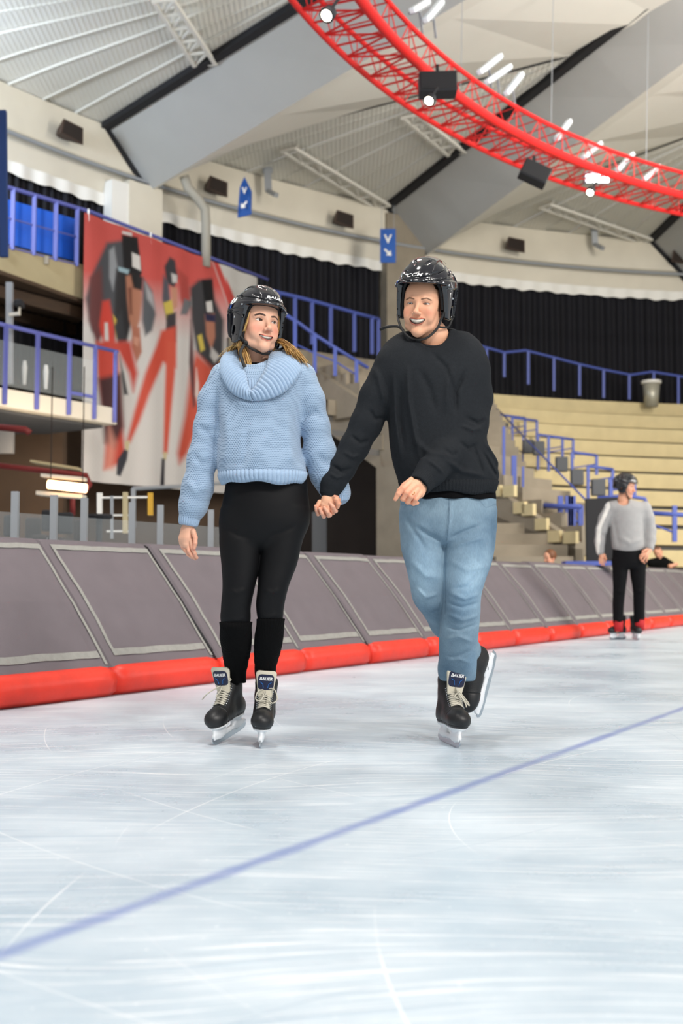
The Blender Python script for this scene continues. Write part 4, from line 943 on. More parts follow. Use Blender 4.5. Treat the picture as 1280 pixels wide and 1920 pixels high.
# ================================================================ banner with printed skaters
BA, BB = V(-4.95, 21.5, 0), V(-1.96, 26.1, 0); bdir = unit(BB - BA); bn_ = V(bdir[1], -bdir[0], 0)
def paint_banner(X, Y):
    """X, Y: photo px grids -> colours (the printed picture)"""
    col = np.zeros(X.shape + (3,)); c = lambda h: np.array(lin(h)[:3])
    white = c('cfcac6'); red = c('cf4a42')
    # red upper field fading into white below
    edge = 560 + (X - 150) * .12
    t = np.clip((Y - edge) / 110 + .5, 0, 1)[..., None]; col = red * (1 - t) + white * t
    right = np.clip((X - 392 - (Y - 480) * .35) / 5, 0, 1)[..., None]; col = col * (1 - right) + c('c9c5c0') * right
    def poly(pts, colr, soft=3.0, a=1.0):
        nonlocal col
        pts = np.array(pts, float); inside = np.zeros(X.shape, bool); dmin = np.full(X.shape, 1e9); n = len(pts)
        for i in range(n):
            x1, y1 = pts[i]; x2, y2 = pts[(i + 1) % n]
            cond = ((y1 > Y) != (y2 > Y)) & (X < (x2 - x1) * (Y - y1) / (y2 - y1 + 1e-9) + x1); inside ^= cond
            dx, dy = x2 - x1, y2 - y1; tt = np.clip(((X - x1) * dx + (Y - y1) * dy) / (dx * dx + dy * dy + 1e-9), 0, 1)
            dmin = np.minimum(dmin, np.hypot(X - x1 - tt * dx, Y - y1 - tt * dy))
        sgn = np.where(inside, dmin, -dmin); m_ = (np.clip(sgn / (soft * 1.7) + .5, 0, 1) * a)[..., None]; col = col * (1 - m_) + c(colr) * m_
    # right hand red wedges on white
    poly([(392, 470), (452, 640), (470, 640), (400, 470)], 'c9382f', 2); poly([(424, 520), (440, 560), (450, 600), (426, 560)], 'c9382f', 2)
    # skater one (left, large)
    poly([(160, 560), (175, 510), (200, 455), (232, 450), (240, 500), (222, 600), (215, 640), (172, 620)], '4a4c52', 5)
    poly([(168, 520), (190, 500), (196, 620), (182, 650), (166, 600)], '6b3a3a', 5)
    poly([(192, 565), (205, 562), (214, 610), (216, 650), (196, 655), (186, 610)], 'd23420', 4)
    poly([(196, 605), (202, 605), (204, 640), (196, 640)], 'cfc9c6', 2)
    poly([(205, 470), (214, 462), (220, 500), (212, 545), (205, 520)], '8e9298', 3)
    poly([(218, 505), (244, 500), (248, 600), (236, 650), (214, 600)], '2c2b2e', 4)
    poly([(228, 440), (258, 445), (266, 512), (262, 520), (232, 510)], '1e1d20', 2)
    poly([(229, 433), (248, 437), (247, 443), (229, 438)], 'd9d5d2', 1.5)
    poly([(247, 473), (262, 480), (264, 508), (248, 500)], 'd8d4d0', 1.5)
    poly([(222, 500), (243, 506), (240, 514), (222, 508)], '96b4c0', 1.5)
    poly([(236, 518), (250, 514), (262, 528), (266, 560), (262, 600), (252, 632), (242, 600), (238, 560)], 'b5765a', 3)
    poly([(240, 540), (247, 538), (248, 590), (243, 590)], '7e4a38', 3)
    poly([(243, 508), (268, 520), (266, 545), (250, 540)], '232224', 3)
    poly([(248, 612), (262, 614), (266, 660), (256, 680), (246, 650)], 'b06a50', 3); poly([(250, 630), (262, 634), (258, 650), (250, 644)], 'c98a70', 2)
    poly([(268, 520), (285, 545), (292, 590), (285, 620), (272, 630), (266, 600)], '55585e', 4)
    poly([(272, 530), (286, 552), (290, 580), (276, 560)], 'a7a5a8', 4)
    poly([(212, 590), (219, 600), (225, 632), (218, 634)], 'd2b030', 2)
    poly([(214, 612), (228, 580), (236, 640), (222, 650)], '35363a', 3)
    poly([(180, 640), (245, 640), (258, 700), (250, 735), (242, 700), (222, 660), (226, 760), (235, 850), (225, 870), (195, 880), (200, 800), (182, 700)], 'c93c28', 6)
    poly([(184, 710), (228, 700), (232, 800), (214, 840), (196, 830)], '4a2a2c', 7)
    poly([(224, 665), (232, 700), (240, 740), (232, 740)], '35363a', 3)
    poly([(205, 800), (218, 830), (212, 880), (196, 880)], 'e0937e', 8, .7)
    # skater two (middle)
    poly([(318, 482), (328, 488), (334, 520), (326, 540), (312, 530), (308, 500)], '35343a', 3)
    poly([(306, 515), (316, 530), (322, 600), (312, 600), (304, 560)], '50505a', 3); poly([(321, 512), (332, 516), (332, 530), (323, 530)], 'c5c2c0', 2)
    poly([(320, 538), (332, 540), (332, 575), (324, 582)], 'c08468', 2); poly([(306, 568), (322, 562), (326, 590), (312, 598)], 'c9b23a', 2)
    poly([(312, 590), (330, 585), (330, 640), (318, 650), (310, 630)], '3a3438', 3)
    poly([(330, 500), (352, 520), (356, 560), (350, 590), (338, 560), (336, 520)], 'b24038', 4); poly([(345, 560), (362, 566), (350, 590), (338, 590)], '6e7074', 3); poly([(358, 556), (366, 560), (370, 575), (358, 575)], 'c6c8c6', 2)
    poly([(302, 620), (330, 612), (330, 690), (306, 680), (280, 740), (262, 790), (244, 830), (238, 826), (252, 770), (272, 700), (292, 650)], 'cf4428', 5)
    poly([(312, 640), (329, 640), (328, 700), (322, 760), (314, 850), (306, 850), (308, 760), (310, 700)], 'd04a2c', 4)
    poly([(234, 828), (243, 826), (241, 845), (236, 845)], 'c9b98a', 2); poly([(306, 848), (313, 848), (312, 862), (306, 862)], 'c9b98a', 2)
    poly([(233, 842), (240, 846), (238, 862), (226, 893), (218, 890), (220, 862)], '3a3a42', 2)
    poly([(303, 860), (309, 860), (308, 912), (300, 914)], '2e2c34', 2)
    # skater three (right)
    poly([(356, 540), (372, 525), (396, 522), (402, 560), (420, 600), (418, 680), (398, 700), (368, 660), (358, 600)], '3b3a3e', 5)
    poly([(378, 525), (398, 524), (402, 580), (386, 590)], '18181b', 2); poly([(386, 566), (397, 564), (399, 585), (388, 585)], 'd8d4d0', 1.5)
    poly([(384, 590), (402, 588), (403, 632), (396, 656), (387, 630)], 'b5745a', 3); poly([(384, 588), (404, 590), (404, 604), (386, 602)], '2b2b4a', 2)
    poly([(370, 630), (378, 626), (384, 655), (376, 660)], 'c9b23a', 2); poly([(396, 650), (412, 668), (402, 680), (394, 668)], 'b9b5b2', 3)
    poly([(366, 660), (398, 690), (395, 740), (372, 800), (352, 850), (336, 870), (332, 850), (346, 780), (356, 700)], 'c94a30', 7)
    poly([(357, 600), (362, 640), (366, 760), (362, 764), (354, 680)], '5a3a3c', 3)
    poly([(368, 690), (372, 720), (372, 760), (366, 740)], 'd8cfc8', 3)
    poly([(400, 690), (440, 660), (440, 720), (410, 760), (390, 740)], '8c3a34', 8, .8)
    # soft folds of shade in the print and seams
    n_ = .03 * np.sin(X * .9) * np.sin(Y * .6)
    g_ = col.mean(-1, keepdims=True); return np.clip((col * .88 + g_ * .12) * .86 * (1 + n_[..., None]), 0, 1)
NU, NV = 300, 330
us = np.linspace(0, 1, NU + 1); vs_ = np.linspace(0, 1, NV + 1)
U, W = np.meshgrid(us, vs_, indexing='ij')
L_ = np.linalg.norm(BB - BA)
ztop = 7.80 - .02 * U; zbot = 2.62 + .06 * U
Z = ztop + (zbot - ztop) * W
off = .035 * np.sin(U * 17 + W * 2) * W + .02 * np.sin(U * 41)
inset = 1 - .0 * W
Pt = BA[None, None] + bdir * (U * L_)[..., None] + bn_ * off[..., None]; Pt[..., 2] = Z
# photo position of every point of the cloth (used once to lay out the print)
yy = Pt[..., 1]; zz = Pt[..., 2] - CAMH; dep = yy * CP + zz * SP; upv = -yy * SP + zz * CP
PX = 640 + FPX * Pt[..., 0] / dep; PY = 960 - FPX * upv / dep
colr = paint_banner(PX, PY)
idx = np.arange((NU + 1) * (NV + 1)).reshape(NU + 1, NV + 1)
fa = np.stack([idx[:-1, :-1], idx[1:, :-1], idx[1:, 1:], idx[:-1, 1:]], -1).reshape(-1, 4)
M['print'] = attrmat('banner_print', .55, .3)
t = empty('banner', (BA + BB) / 2 + V(0, 0, 2.65), 'huge red and white banner printed with speed skaters behind the woman', 'banner')
link('printed_cloth', Pt.reshape(-1, 3), fa, M['print'], t, smooth=True, cols=colr.reshape(-1, 3))
for i in range(3):
    a_ = BA + bdir * L_ * (.02 + .32 * i); MB().bar(a_ + V(0, 0, 7.66), a_ + V(0, 0, 7.9), .03).build('tie', M['white'], t)

# ================================================================ red ring truss with lamps
RT, ZT = 14.85, 7.7
t = empty('ring_truss', ring(130, RT, ZT), 'big curved red lattice lighting truss hanging across the top right', 'truss')
A0, A1 = 86, 186
chords = [(RT, ZT, .042), (RT - .78, ZT, .07), (RT - .78, ZT + .42, .035), (RT, ZT + .42, .035)]
for (r, z, w_) in chords:
    mb = MB(); mb.tube([ring(a, r, z) for a in np.arange(A0, A1 + .1, 1.0)], w_, 8); mb.build('chord', M['red_steel'], t, smooth=True)
mb = MB(); n = 76; da = (A1 - A0) / n
for i in range(n):
    a = A0 + i * da; b2 = a + da; c_ = [(r, z) for (r, z, w_) in chords]
    for j in range(4):
        (r1, z1), (r2, z2) = c_[j], c_[(j + 1) % 4]
        if j in (0, 2) or i % 2 == 0: mb.bar(ring(a, r1, z1), ring(a, r2, z2), .022 if j == 0 else .015)
        if j != 2: mb.bar(ring(a, r1, z1) if i % 2 else ring(a, r2, z2), ring(b2, r2, z2) if i % 2 else ring(b2, r1, z1), .02 if j == 0 else .013)
mb.build('bracing', M['red_steel'], t)
for a in (96, 104, 113, 122, 132, 142):
    MB().bar(ring(a, RT - .3, ZT + .6), ring(a - .5, RT - .3, 11.2), .012).build('steel_cable', M['grey_metal'], t)
# tube floodlights on the truss, positions read along the ring
def PRt(px, py, r=14.3): return PR(px, py, r)
for i, (xa, ya, xb, yb) in enumerate([(772, 20, 802, 2), (797, 38, 828, 2), (898, 136, 938, 104), (912, 154, 956, 124), (948, 176, 978, 138), (1042, 262, 1068, 226), (1092, 296, 1126, 268), (1156, 320, 1186, 288), (1206, 337, 1236, 311)]):
    a_, b_ = PRt(xa, ya), PRt(xb, yb); nm = ['at the very top of the red truss', 'second from the top of the red truss', 'left of a close trio on the truss', 'middle of a close trio on the truss', 'right of a close trio on the truss', 'alone right of the trio', 'left of the blazing floodlight', 'first right of the blazing floodlight', 'second right of the blazing floodlight'][i]
    tt = empty('tube_floodlight', (a_ + b_) / 2, 'pale slanting tube light, ' + nm, 'light', 'tube lights on the red truss')
    MB().bar(a_, b_, .1, .08).build('tube', M['led_bar'], tt, bevel=.02)
    d = (b_ - a_); m_ = (a_ + b_) / 2 + V(0, .12, .0)
    MB().bar(a_ + d * .1 + V(0, .08, 0), b_ - d * .1 + V(0, .08, 0), .16, .04).build('reflector', M['grey_metal'], tt)
    MB().bar(m_, m_ + V(.05, .1, -.3), .03).build('bracket', M['grey_metal'], tt)
for i, (x, y, w_, h_, ro, lb) in enumerate([(820, 160, .50, .27, .03, 'black box loudspeaker under the red truss, nearest to the top'), (1002, 326, .44, .26, -.45, 'black box loudspeaker hanging tilted under the middle of the red truss'), (818, 176, .3, .1, .0, '')]):
    if not lb: continue
    c = PR(x, y, 13.75); R = np.array([[math.cos(ro), 0, -math.sin(ro)], [0, 1, 0], [math.sin(ro), 0, math.cos(ro)]])
    tt = empty('box_loudspeaker', c, lb, 'loudspeaker', 'black loudspeakers on the truss')
    MB().box(c, (w_, .3, h_), R).build('cabinet', M['spk'], tt, bevel=.015); MB().box(c + V(0, -.155, 0), (w_ * .92, .012, h_ * .86), R).build('grille', M['black'], tt)
    MB().bar(c + V(0, 0, .1), c + V(.0, .05, .3), .04).build('bracket', M['black'], tt)
for i, (x, y, lb) in enumerate([(612, 29, 'round spotlight at the upper end of the red truss'), (804, 189, 'small lit spotlight under the upper black loudspeaker'), (1106, 361, 'small lit spotlight below the blazing floodlight')]):
    c = PR(x, y, 13.75); tt = empty('spotlight', c, lb, 'light', 'spotlights under the truss')
    ax = unit(V(-.35, -.5, -.6))
    MB().lathe(c - ax * .14, [(.04, 0), (.07, .05), (.08, .14)], 16, ax).build('housing', M['spk'], tt, smooth=True); MB().lathe(c, [(.0, .0), (.058, .004), (.0, .03)], 16, ax).build('lens', M['lamp_on'], tt)
    MB().bar(c, c + V(.12, .05, .2), .03).build('bracket', M['black'], tt)
c = PR(1119, 334, 14.4); tt = empty('floodlight', c, 'blazing bright white floodlight on the red truss at the right', 'light')
MB().box(c + V(0, .05, .02), (.46, .16, .2)).build('housing', M['grey_metal'], tt, bevel=.03)
m_ = mat('flood_glow', 'ffffff', emit='f4f8ff', estr=30); MB().box(c + V(0, -.04, -.02), (.38, .02, .12)).build('lens', m_, tt)
# ================================================================ people
M['skin'] = attrmat('skin', .5, .4, sss=.06)
M['helmet'] = mat('helmet_gloss', '0b0d16', .12, spec=.6, coat=.6)
M['foam'] = mat('helmet_foam', '101013', .85)
M['strap'] = mat('black_strap', '0c0c0e', .6)
M['letter'] = mat('white_lettering', 'e9e9e9', .5)
M['letter_b'] = mat('blue_lettering', '1f6ab8', .5)
M['sweat'] = mat('charcoal_jersey', '1f2226', .92, noise=.10, nscale=90, bump=.25, bscale=350, spec=.2)
M['sweat_rib'] = mat('charcoal_rib', '202327', .92, bump=.4, bscale=300, spec=.2)
M['blackcloth'] = mat('black_cloth', '060608', .9, spec=.15)
M['legging'] = mat('black_legging', '050508', .65, spec=.25)
M['boot'] = mat('black_skate_boot', '0f1013', .5, bump=.25, bscale=320)
M['toecap'] = mat('toe_cap', '121316', .45)
M['holder'] = mat('white_blade_holder', 'e3e6ea', .35)
M['steel'] = mat('skate_steel', 'b9c1c8', .22, metal=1)
M['lace'] = mat('cream_lace', 'c6c1b2', .8, noise=.1, nscale=120)
M['felt'] = mat('cream_felt', 'd3cbb8', .85)
M['navy'] = mat('navy_label', '0d1638', .5)
M['gold'] = mat('gold', 'd8a43c', .2, metal=1)
M['grey_sweat'] = mat('grey_sweatshirt', '9c9b9b', .9, noise=.05, nscale=20)
M['red_sock'] = mat('red_sock', 'b01820', .8)
M['jogger'] = mat('black_trousers', '0b0b0e', .9, spec=.2)
def gen_knit(name, col):
    m, nt, b = newmat(name); L = nt.links; v = coords(nt, (1, 1, 1)); sp = nd(nt, 'ShaderNodeSeparateXYZ'); L.new(v, sp.inputs[0])
    def mth(op, a, b_=None, c_=None):
        n = nd(nt, 'ShaderNodeMath', operation=op)
        for i, q in enumerate((a, b_, c_)):
            if q is None: continue
            if isinstance(q, (int, float)): n.inputs[i].default_value = q
            else: L.new(q, n.inputs[i])
        return n.outputs[0]
    # honeycomb stitch: rows 9 mm high, alternate rows shifted half a stitch
    nz = nd(nt, 'ShaderNodeTexNoise'); nz.inputs['Scale'].default_value = 6; L.new(v, nz.inputs['Vector'])
    wob = mth('MULTIPLY', nz.outputs['Fac'], .03)
    zz = mth('ADD', sp.outputs['Z'], wob); row = mth('FLOOR', mth('MULTIPLY', zz, 145)); fr = mth('FRACT', mth('MULTIPLY', zz, 145))
    par = mth('MULTIPLY', mth('MODULO', mth('ABSOLUTE', row), 2), .5)
    xx = mth('ADD', mth('MULTIPLY', mth('ADD', sp.outputs['X'], mth('MULTIPLY', sp.outputs['Y'], .7)), 130), par); fx = mth('FRACT', xx)
    dx = mth('ABSOLUTE', mth('SUBTRACT', fx, .5)); dz = mth('ABSOLUTE', mth('SUBTRACT', fr, .5))
    hole = nd(nt, 'ShaderNodeMapRange'); hole.inputs['From Min'].default_value = .10; hole.inputs['From Max'].default_value = .40
    rad = mth('SQRT', mth('ADD', mth('MULTIPLY', dx, dx), mth('MULTIPLY', mth('MULTIPLY', dz, dz), 1.3))); L.new(rad, hole.inputs['Value'])
    mx = nd(nt, 'ShaderNodeMix', data_type='RGBA'); mx.inputs['A'].default_value = lin('6b88a9'); mx.inputs['B'].default_value = lin(col)
    L.new(hole.outputs['Result'], mx.inputs['Factor']); L.new(mx.outputs['Result'], b.inputs['Base Color'])
    bp = nd(nt, 'ShaderNodeBump'); bp.inputs['Strength'].default_value = .8; bp.inputs['Distance'].default_value = .003
    L.new(hole.outputs['Result'], bp.inputs['Height']); L.new(bp.outputs['Normal'], b.inputs['Normal'])
    b.inputs['Roughness'].default_value = .9; b.inputs['Sheen Weight'].default_value = .3; return m
M['knit'] = gen_knit('blue_honeycomb_knit', '99b0ca')
M['knit_rib'] = mat('blue_rib_knit', '98b0cb', .9, noise=.05, nscale=80, bump=.3, bscale=260, sheen=.3)
def gen_jeans():
    m, nt, b = newmat('faded_denim'); L = nt.links; v = coords(nt, (1, 1, 1))
    n = nd(nt, 'ShaderNodeTexNoise'); n.inputs['Scale'].default_value = 5; n.inputs['Detail'].default_value = 6; L.new(v, n.inputs['Vector'])
    r = nd(nt, 'ShaderNodeValToRGB'); r.color_ramp.elements[0].position = .3; r.color_ramp.elements[0].color = lin('4e687e'); r.color_ramp.elements[1].position = .7; r.color_ramp.elements[1].color = lin('88a1b2')
    L.new(n.outputs['Fac'], r.inputs['Fac'])
    n2 = nd(nt, 'ShaderNodeTexNoise'); n2.inputs['Scale'].default_value = 260; n2.inputs['Detail'].default_value = 2
    mp = nd(nt, 'ShaderNodeMapping'); mp.inputs['Scale'].default_value = (1, 1, .25); L.new(v, mp.inputs['Vector']); L.new(mp.outputs['Vector'], n2.inputs['Vector'])
    mx = nd(nt, 'ShaderNodeMix', data_type='RGBA', blend_type='MULTIPLY'); mr = nd(nt, 'ShaderNodeMapRange'); mr.inputs['To Min'].default_value = .78; mr.inputs['To Max'].default_value = 1.2
    L.new(n2.outputs['Fac'], mr.inputs['Value']); mx.inputs['Factor'].default_value = 1; L.new(r.outputs['Color'], mx.inputs['A']); L.new(mr.outputs['Result'], mx.inputs['B'])
    at = nd(nt, 'ShaderNodeAttribute', attribute_name='Col'); m2 = nd(nt, 'ShaderNodeMix', data_type='RGBA', blend_type='MULTIPLY'); m2.inputs['Factor'].default_value = 1
    L.new(mx.outputs['Result'], m2.inputs['A']); L.new(at.outputs['Color'], m2.inputs['B']); L.new(m2.outputs['Result'], b.inputs['Base Color'])
    b.inputs['Roughness'].default_value = .85
    bp = nd(nt, 'ShaderNodeBump'); bp.inputs['Strength'].default_value = .25; bp.inputs['Distance'].default_value = .003; L.new(n2.outputs['Fac'], bp.inputs['Height']); L.new(bp.outputs['Normal'], b.inputs['Normal'])
    return m
M['denim'] = gen_jeans()

# ---------------------------------------------------------------- head
def MX(q):  # mouth space: straightens the smile
    o = q.copy(); o[:, 2] -= 12.0 * q[:, 0] ** 2; return o
def slot(q, s, g):
    dx = (q[:, 0] - s * .031) / .0140
    return np.abs(q[:, 2] - g['eyez'] - .0012 * s * dx * 0 - .001) - g['eye'] * np.sqrt(np.clip(1 - dx * dx, 0.0, 1)) + np.where(np.abs(dx) > 1, .004, 0)
def head_f(q, g):
    q = q.astype(F); far = np.linalg.norm(q - np.array([0, 0, -.01], F), axis=1)
    out = (far - .12).astype(F); near = far < .165
    if not near.any(): return out
    p = q[near]
    d = ell(p, (0, .012, .035), (.074, .094, .086))
    d = smin(d, ell(p, (0, -.030, -.018), (g['fw'], .055, .082)), .03)
    for s in (-1, 1):
        d = smin(d, chain(p, [(s * g['jaw'], .0, -.040), (s * g['jaw'] * .78, -.035, -.080), (0, -.062, -.100 - g['chin'])], [.018, .017, .016], .01), .02)
        d = smin(d, ell(p, (s * .037, -.060, -.028), (.021, .018, .018)), .018)
    d = smin(d, ell(p, (0, -.072, -.098 - g['chin']), (.019, .014, .014)), .014)
    d = smin(d, ell(p, (0, -.048, .045), (.052, .035, .042)), .02)
    for s in (-1, 1): d = smax(d, -ell(p, (s * .031, -.097, .002), (.018, .014, .012)), .012)
    d = smin(d, chain(p, [(-.044, -.068, .016), (-.020, -.081, .020), (0, -.080, .016), (.020, -.081, .020), (.044, -.068, .016)], [.007] * 5, .008), .010)
    d = smin(d, rc(p, (0, -.080, .012), (0, -.103, -.029), .0062, .0085), .012)
    d = smin(d, ell(p, (0, -.105, -.034), (.0100, .0095, .0090)), .008)
    for s in (-1, 1):
        d = smin(d, ell(p, (s * .0125, -.095, -.038), (.0068, .009, .007)), .006)
        d = smax(d, -ell(p, (s * .0065, -.101, -.0465), (.0038, .0055, .0040)), .003)
        d = smax(d, -rc(p, (s * .0205, -.0925, -.043), (s * .037, -.078, -.062), .0018, .001), .007)
        d = smin(d, ell(p, (s * .040, -.060, -.050), (.016, .018, .020)), .016)
    d = smin(d, ell(p, (0, -.068, -.066), (.030, .021, .026)), .014)
    m = MX(p); mo = g['mouth']; zc_ = -.0680
    W3 = g['mw']; up = [(-W3, -.0735, zc_ + .001), (-W3 * .5, -.0862, zc_ + mo + .001), (0, -.0900, zc_ + mo + .0005), (W3 * .5, -.0862, zc_ + mo + .001), (W3, -.0735, zc_ + .001)]
    lo = [(-W3, -.0735, zc_ - .001), (-W3 * .55, -.0845, zc_ - mo - .001), (0, -.0875, zc_ - mo - .0025), (W3 * .55, -.0845, zc_ - mo - .001), (W3, -.0735, zc_ - .001)]
    d = smin(d, chain(m, up, [.0018, .0026, .0030, .0026, .0018], .003), .004)
    d = smin(d, chain(m, lo, [.0018, .0032, .0040, .0032, .0018], .003), .005)
    cav = ell(m, (0, -.086, zc_ - .0008), (W3 * .93, .020, mo + .0008))
    d = smax(d, -cav, .0015)
    d = np.minimum(d, ell(m, (0, -.056, zc_ + .0045), (W3 * 1.02, .0340, .0072 + mo * .55)))      # upper teeth
    d = np.minimum(d, ell(m, (0, -.056, zc_ - mo - .003), (.021, .026, .0035)))          # lower teeth / tongue
    for s in (-1, 1):
        e = (s * .031, -.0655, .001 + g['eyez']); sl = slot(p, s, g)
        d = smin(d, sph(p, e, .0146), .004)
        d = np.maximum(d, -np.maximum(sph(p, e, .020), np.maximum(sl, p[:, 1] + .068)))
        d = np.minimum(d, sph(p, e, .0128))
        ear = ell(p, (s * .076, .014, -.012), (.0075, .018, .030)); ear = smax(ear, -ell(p, (s * .085, .010, -.010), (.006, .011, .019)), .004)
        d = smin(d, ear, .008)
    out[near] = d
    return out
SK = dict(w='e0aa8e', m='e3a585')
def head_col(q, g):
    c = lambda h: np.array(lin(h)[:3]); n = len(q); col = np.tile(c(g['skin']), (n, 1))
    def mixc(mask, h): 
        nonlocal col; mk = np.clip(mask, 0, 1)[:, None]; col = col * (1 - mk) + c(h) * mk
    front = q[:, 1] < -.03
    for s in (-1, 1):
        mixc(np.exp(-(((q[:, 0] - s * .042) / .020)**2 + ((q[:, 2] + .032) / .020)**2)) * front * g['blush'], 'cf6a58')
        mixc(np.exp(-(((q[:, 0] - s * .031) / .018)**2 + ((q[:, 2] - .004) / .009)**2)) * front * .35, '9a6450')
    mixc(np.exp(-((q[:, 0] / .014)**2 + ((q[:, 2] + .038) / .012)**2)) * front * .35 * g['blush'], 'cf6a58')
    for s in (-1, 1): mixc((np.abs(q[:, 0] - s * .079) < .014) * (q[:, 1] > -.01) * .4 * (np.abs(q[:, 2] + .012) < .035), 'd0664e')
    # brows
    for s in (-1, 1):
        pts = [(s * .048, 0, .0155 + g['brow']), (s * .034, 0, .0215 + g['brow']), (s * .015, 0, .0170 + g['brow'])]; bd = None
        for i in range(2):
            dd, t = seg2(q, pts[i], pts[i + 1]); bd = dd if bd is None else np.minimum(bd, dd)
        mixc(np.clip((g['bw'] - bd) / .0014 + .5, 0, 1) * front * g['ba'], g['bc'])
    # lips, mouth, teeth
    m = MX(q); mo = g['mouth']; zc_ = -.0680; f2 = (q[:, 1] < -.062)
    W3 = g['mw']; ud = chain(m, [(-W3, -.0735, zc_ + .001), (-W3 * .5, -.0862, zc_ + mo + .001), (0, -.0900, zc_ + mo), (W3 * .5, -.0862, zc_ + mo + .001), (W3, -.0735, zc_ + .001)], [.0018, .0025, .0029, .0025, .0018], .003)
    ld_ = chain(m, [(-W3, -.0735, zc_ - .001), (-W3 * .55, -.0845, zc_ - mo - .001), (0, -.0875, zc_ - mo - .0025), (W3 * .55, -.0845, zc_ - mo - .001), (W3, -.0735, zc_ - .001)], [.0018, .0031, .0039, .0031, .0018], .003)
    mixc(np.clip((.0016 - np.minimum(ud, ld_)) / .001, 0, 1) * f2 * .85, g['lip'])
    cav = ell(m, (0, -.086, zc_ - .0008), (W3 * .95, .022, mo + .0010))
    mixc(((cav < .0004) & f2).astype(float), '4a1a18')
    te = ell(m, (0, -.056, zc_ + .0045), (W3 * 1.02, .0340, .0072 + mo * .55))
    mixc(((te < .0009) & (cav < .0012) & (m[:, 2] < zc_ + mo + .004)).astype(float), 'fff3e2')
    tg = np.abs(((q[:, 0] / .0062) % 1) - .5) > .46
    mixc(((te < .0009) & (cav < .0006) & tg).astype(float) * .15, 'a89890')
    lt = ell(m, (0, -.056, zc_ - mo - .003), (.021, .026, .0035)); mixc(((lt < .0008) & (cav < .0012) & (te > .0012)).astype(float) * g['tongue'], 'c0706a')
    for s in (-1, 1):
        e = np.array([s * .031, -.0655, .001 + g['eyez']]); r = np.linalg.norm(q - e, axis=1); sl = slot(q, s, g); fr = (q[:, 1] < -.068)
        eye = (r < .0134) & (sl < .0006) & fr
        lash = (sl > -.0007) & (sl < .0013) & (q[:, 2] > e[2]) & fr & (r < .0165) & (np.abs(q[:, 0] - e[0]) < .0150)
        lash2 = (sl > -.0002) & (sl < .0010) & (q[:, 2] <= e[2]) & fr & (r < .0165) & (np.abs(q[:, 0] - e[0]) < .0140)
        mixc(eye.astype(float), 'dcd6d0')
        ic = e + .0128 * unit(V(g['gx'], -1, g['gz'])); di = np.linalg.norm(q - ic, axis=1)
        mixc((eye & (di < .0058)).astype(float), g['iris']); mixc((eye & (di < .0028)).astype(float), '120c0a')
        mixc(lash.astype(float) * g['lash'], '2a1a16'); mixc(lash2.astype(float) * g['lash'] * .45, '5a342a')
    if g.get('sideburn'):
        for s in (-1, 1): mixc(((s * q[:, 0] > .055) & (q[:, 1] > -.035) & (q[:, 1] < .0) & (q[:, 2] > -.02)).astype(float) * .7, '4a3020')
    mixc((q[:, 2] > .060 + .25 * np.clip(-q[:, 1] - .05, 0, 1)).astype(float) * (q[:, 1] > -.05), g['hair'])
    return col
class Pose:
    def __init__(s, c, R, sc=1.0): s.c = np.asarray(c, float); s.R = np.asarray(R, float); s.s = sc
    def inv(s, p): return ((p - s.c.astype(p.dtype)) @ s.R.astype(p.dtype)) / p.dtype.type(s.s)
    def to(s, q): return s.c + (np.asarray(q, float) * s.s) @ s.R.T
def make_head(pose, g, neck, h=.0016):
    """head and neck in one surface; neck: list of (world point, radius) going down"""
    def f(p):
        d = head_f(pose.inv(p), g) * F(pose.s)
        a = pose.to(V(0, .018, -.045)); pts = [a] + [n[0] for n in neck]; rs = [.052 * pose.s] + [n[1] for n in neck]
        return smin(d, chain(p, pts, rs, .02), .02)
    lo = np.minimum(pose.c - .15, neck[-1][0] - neck[-1][1] - .02); hi = np.maximum(pose.c + .15, neck[-1][0] + neck[-1][1] + .02)
    lo[2] = neck[-1][0][2] - .06
    v, fa = mesh_sdf(f, lo, hi, h)
    q = pose.inv(v.astype(F)).astype(float); return v, fa, head_col(q, g)
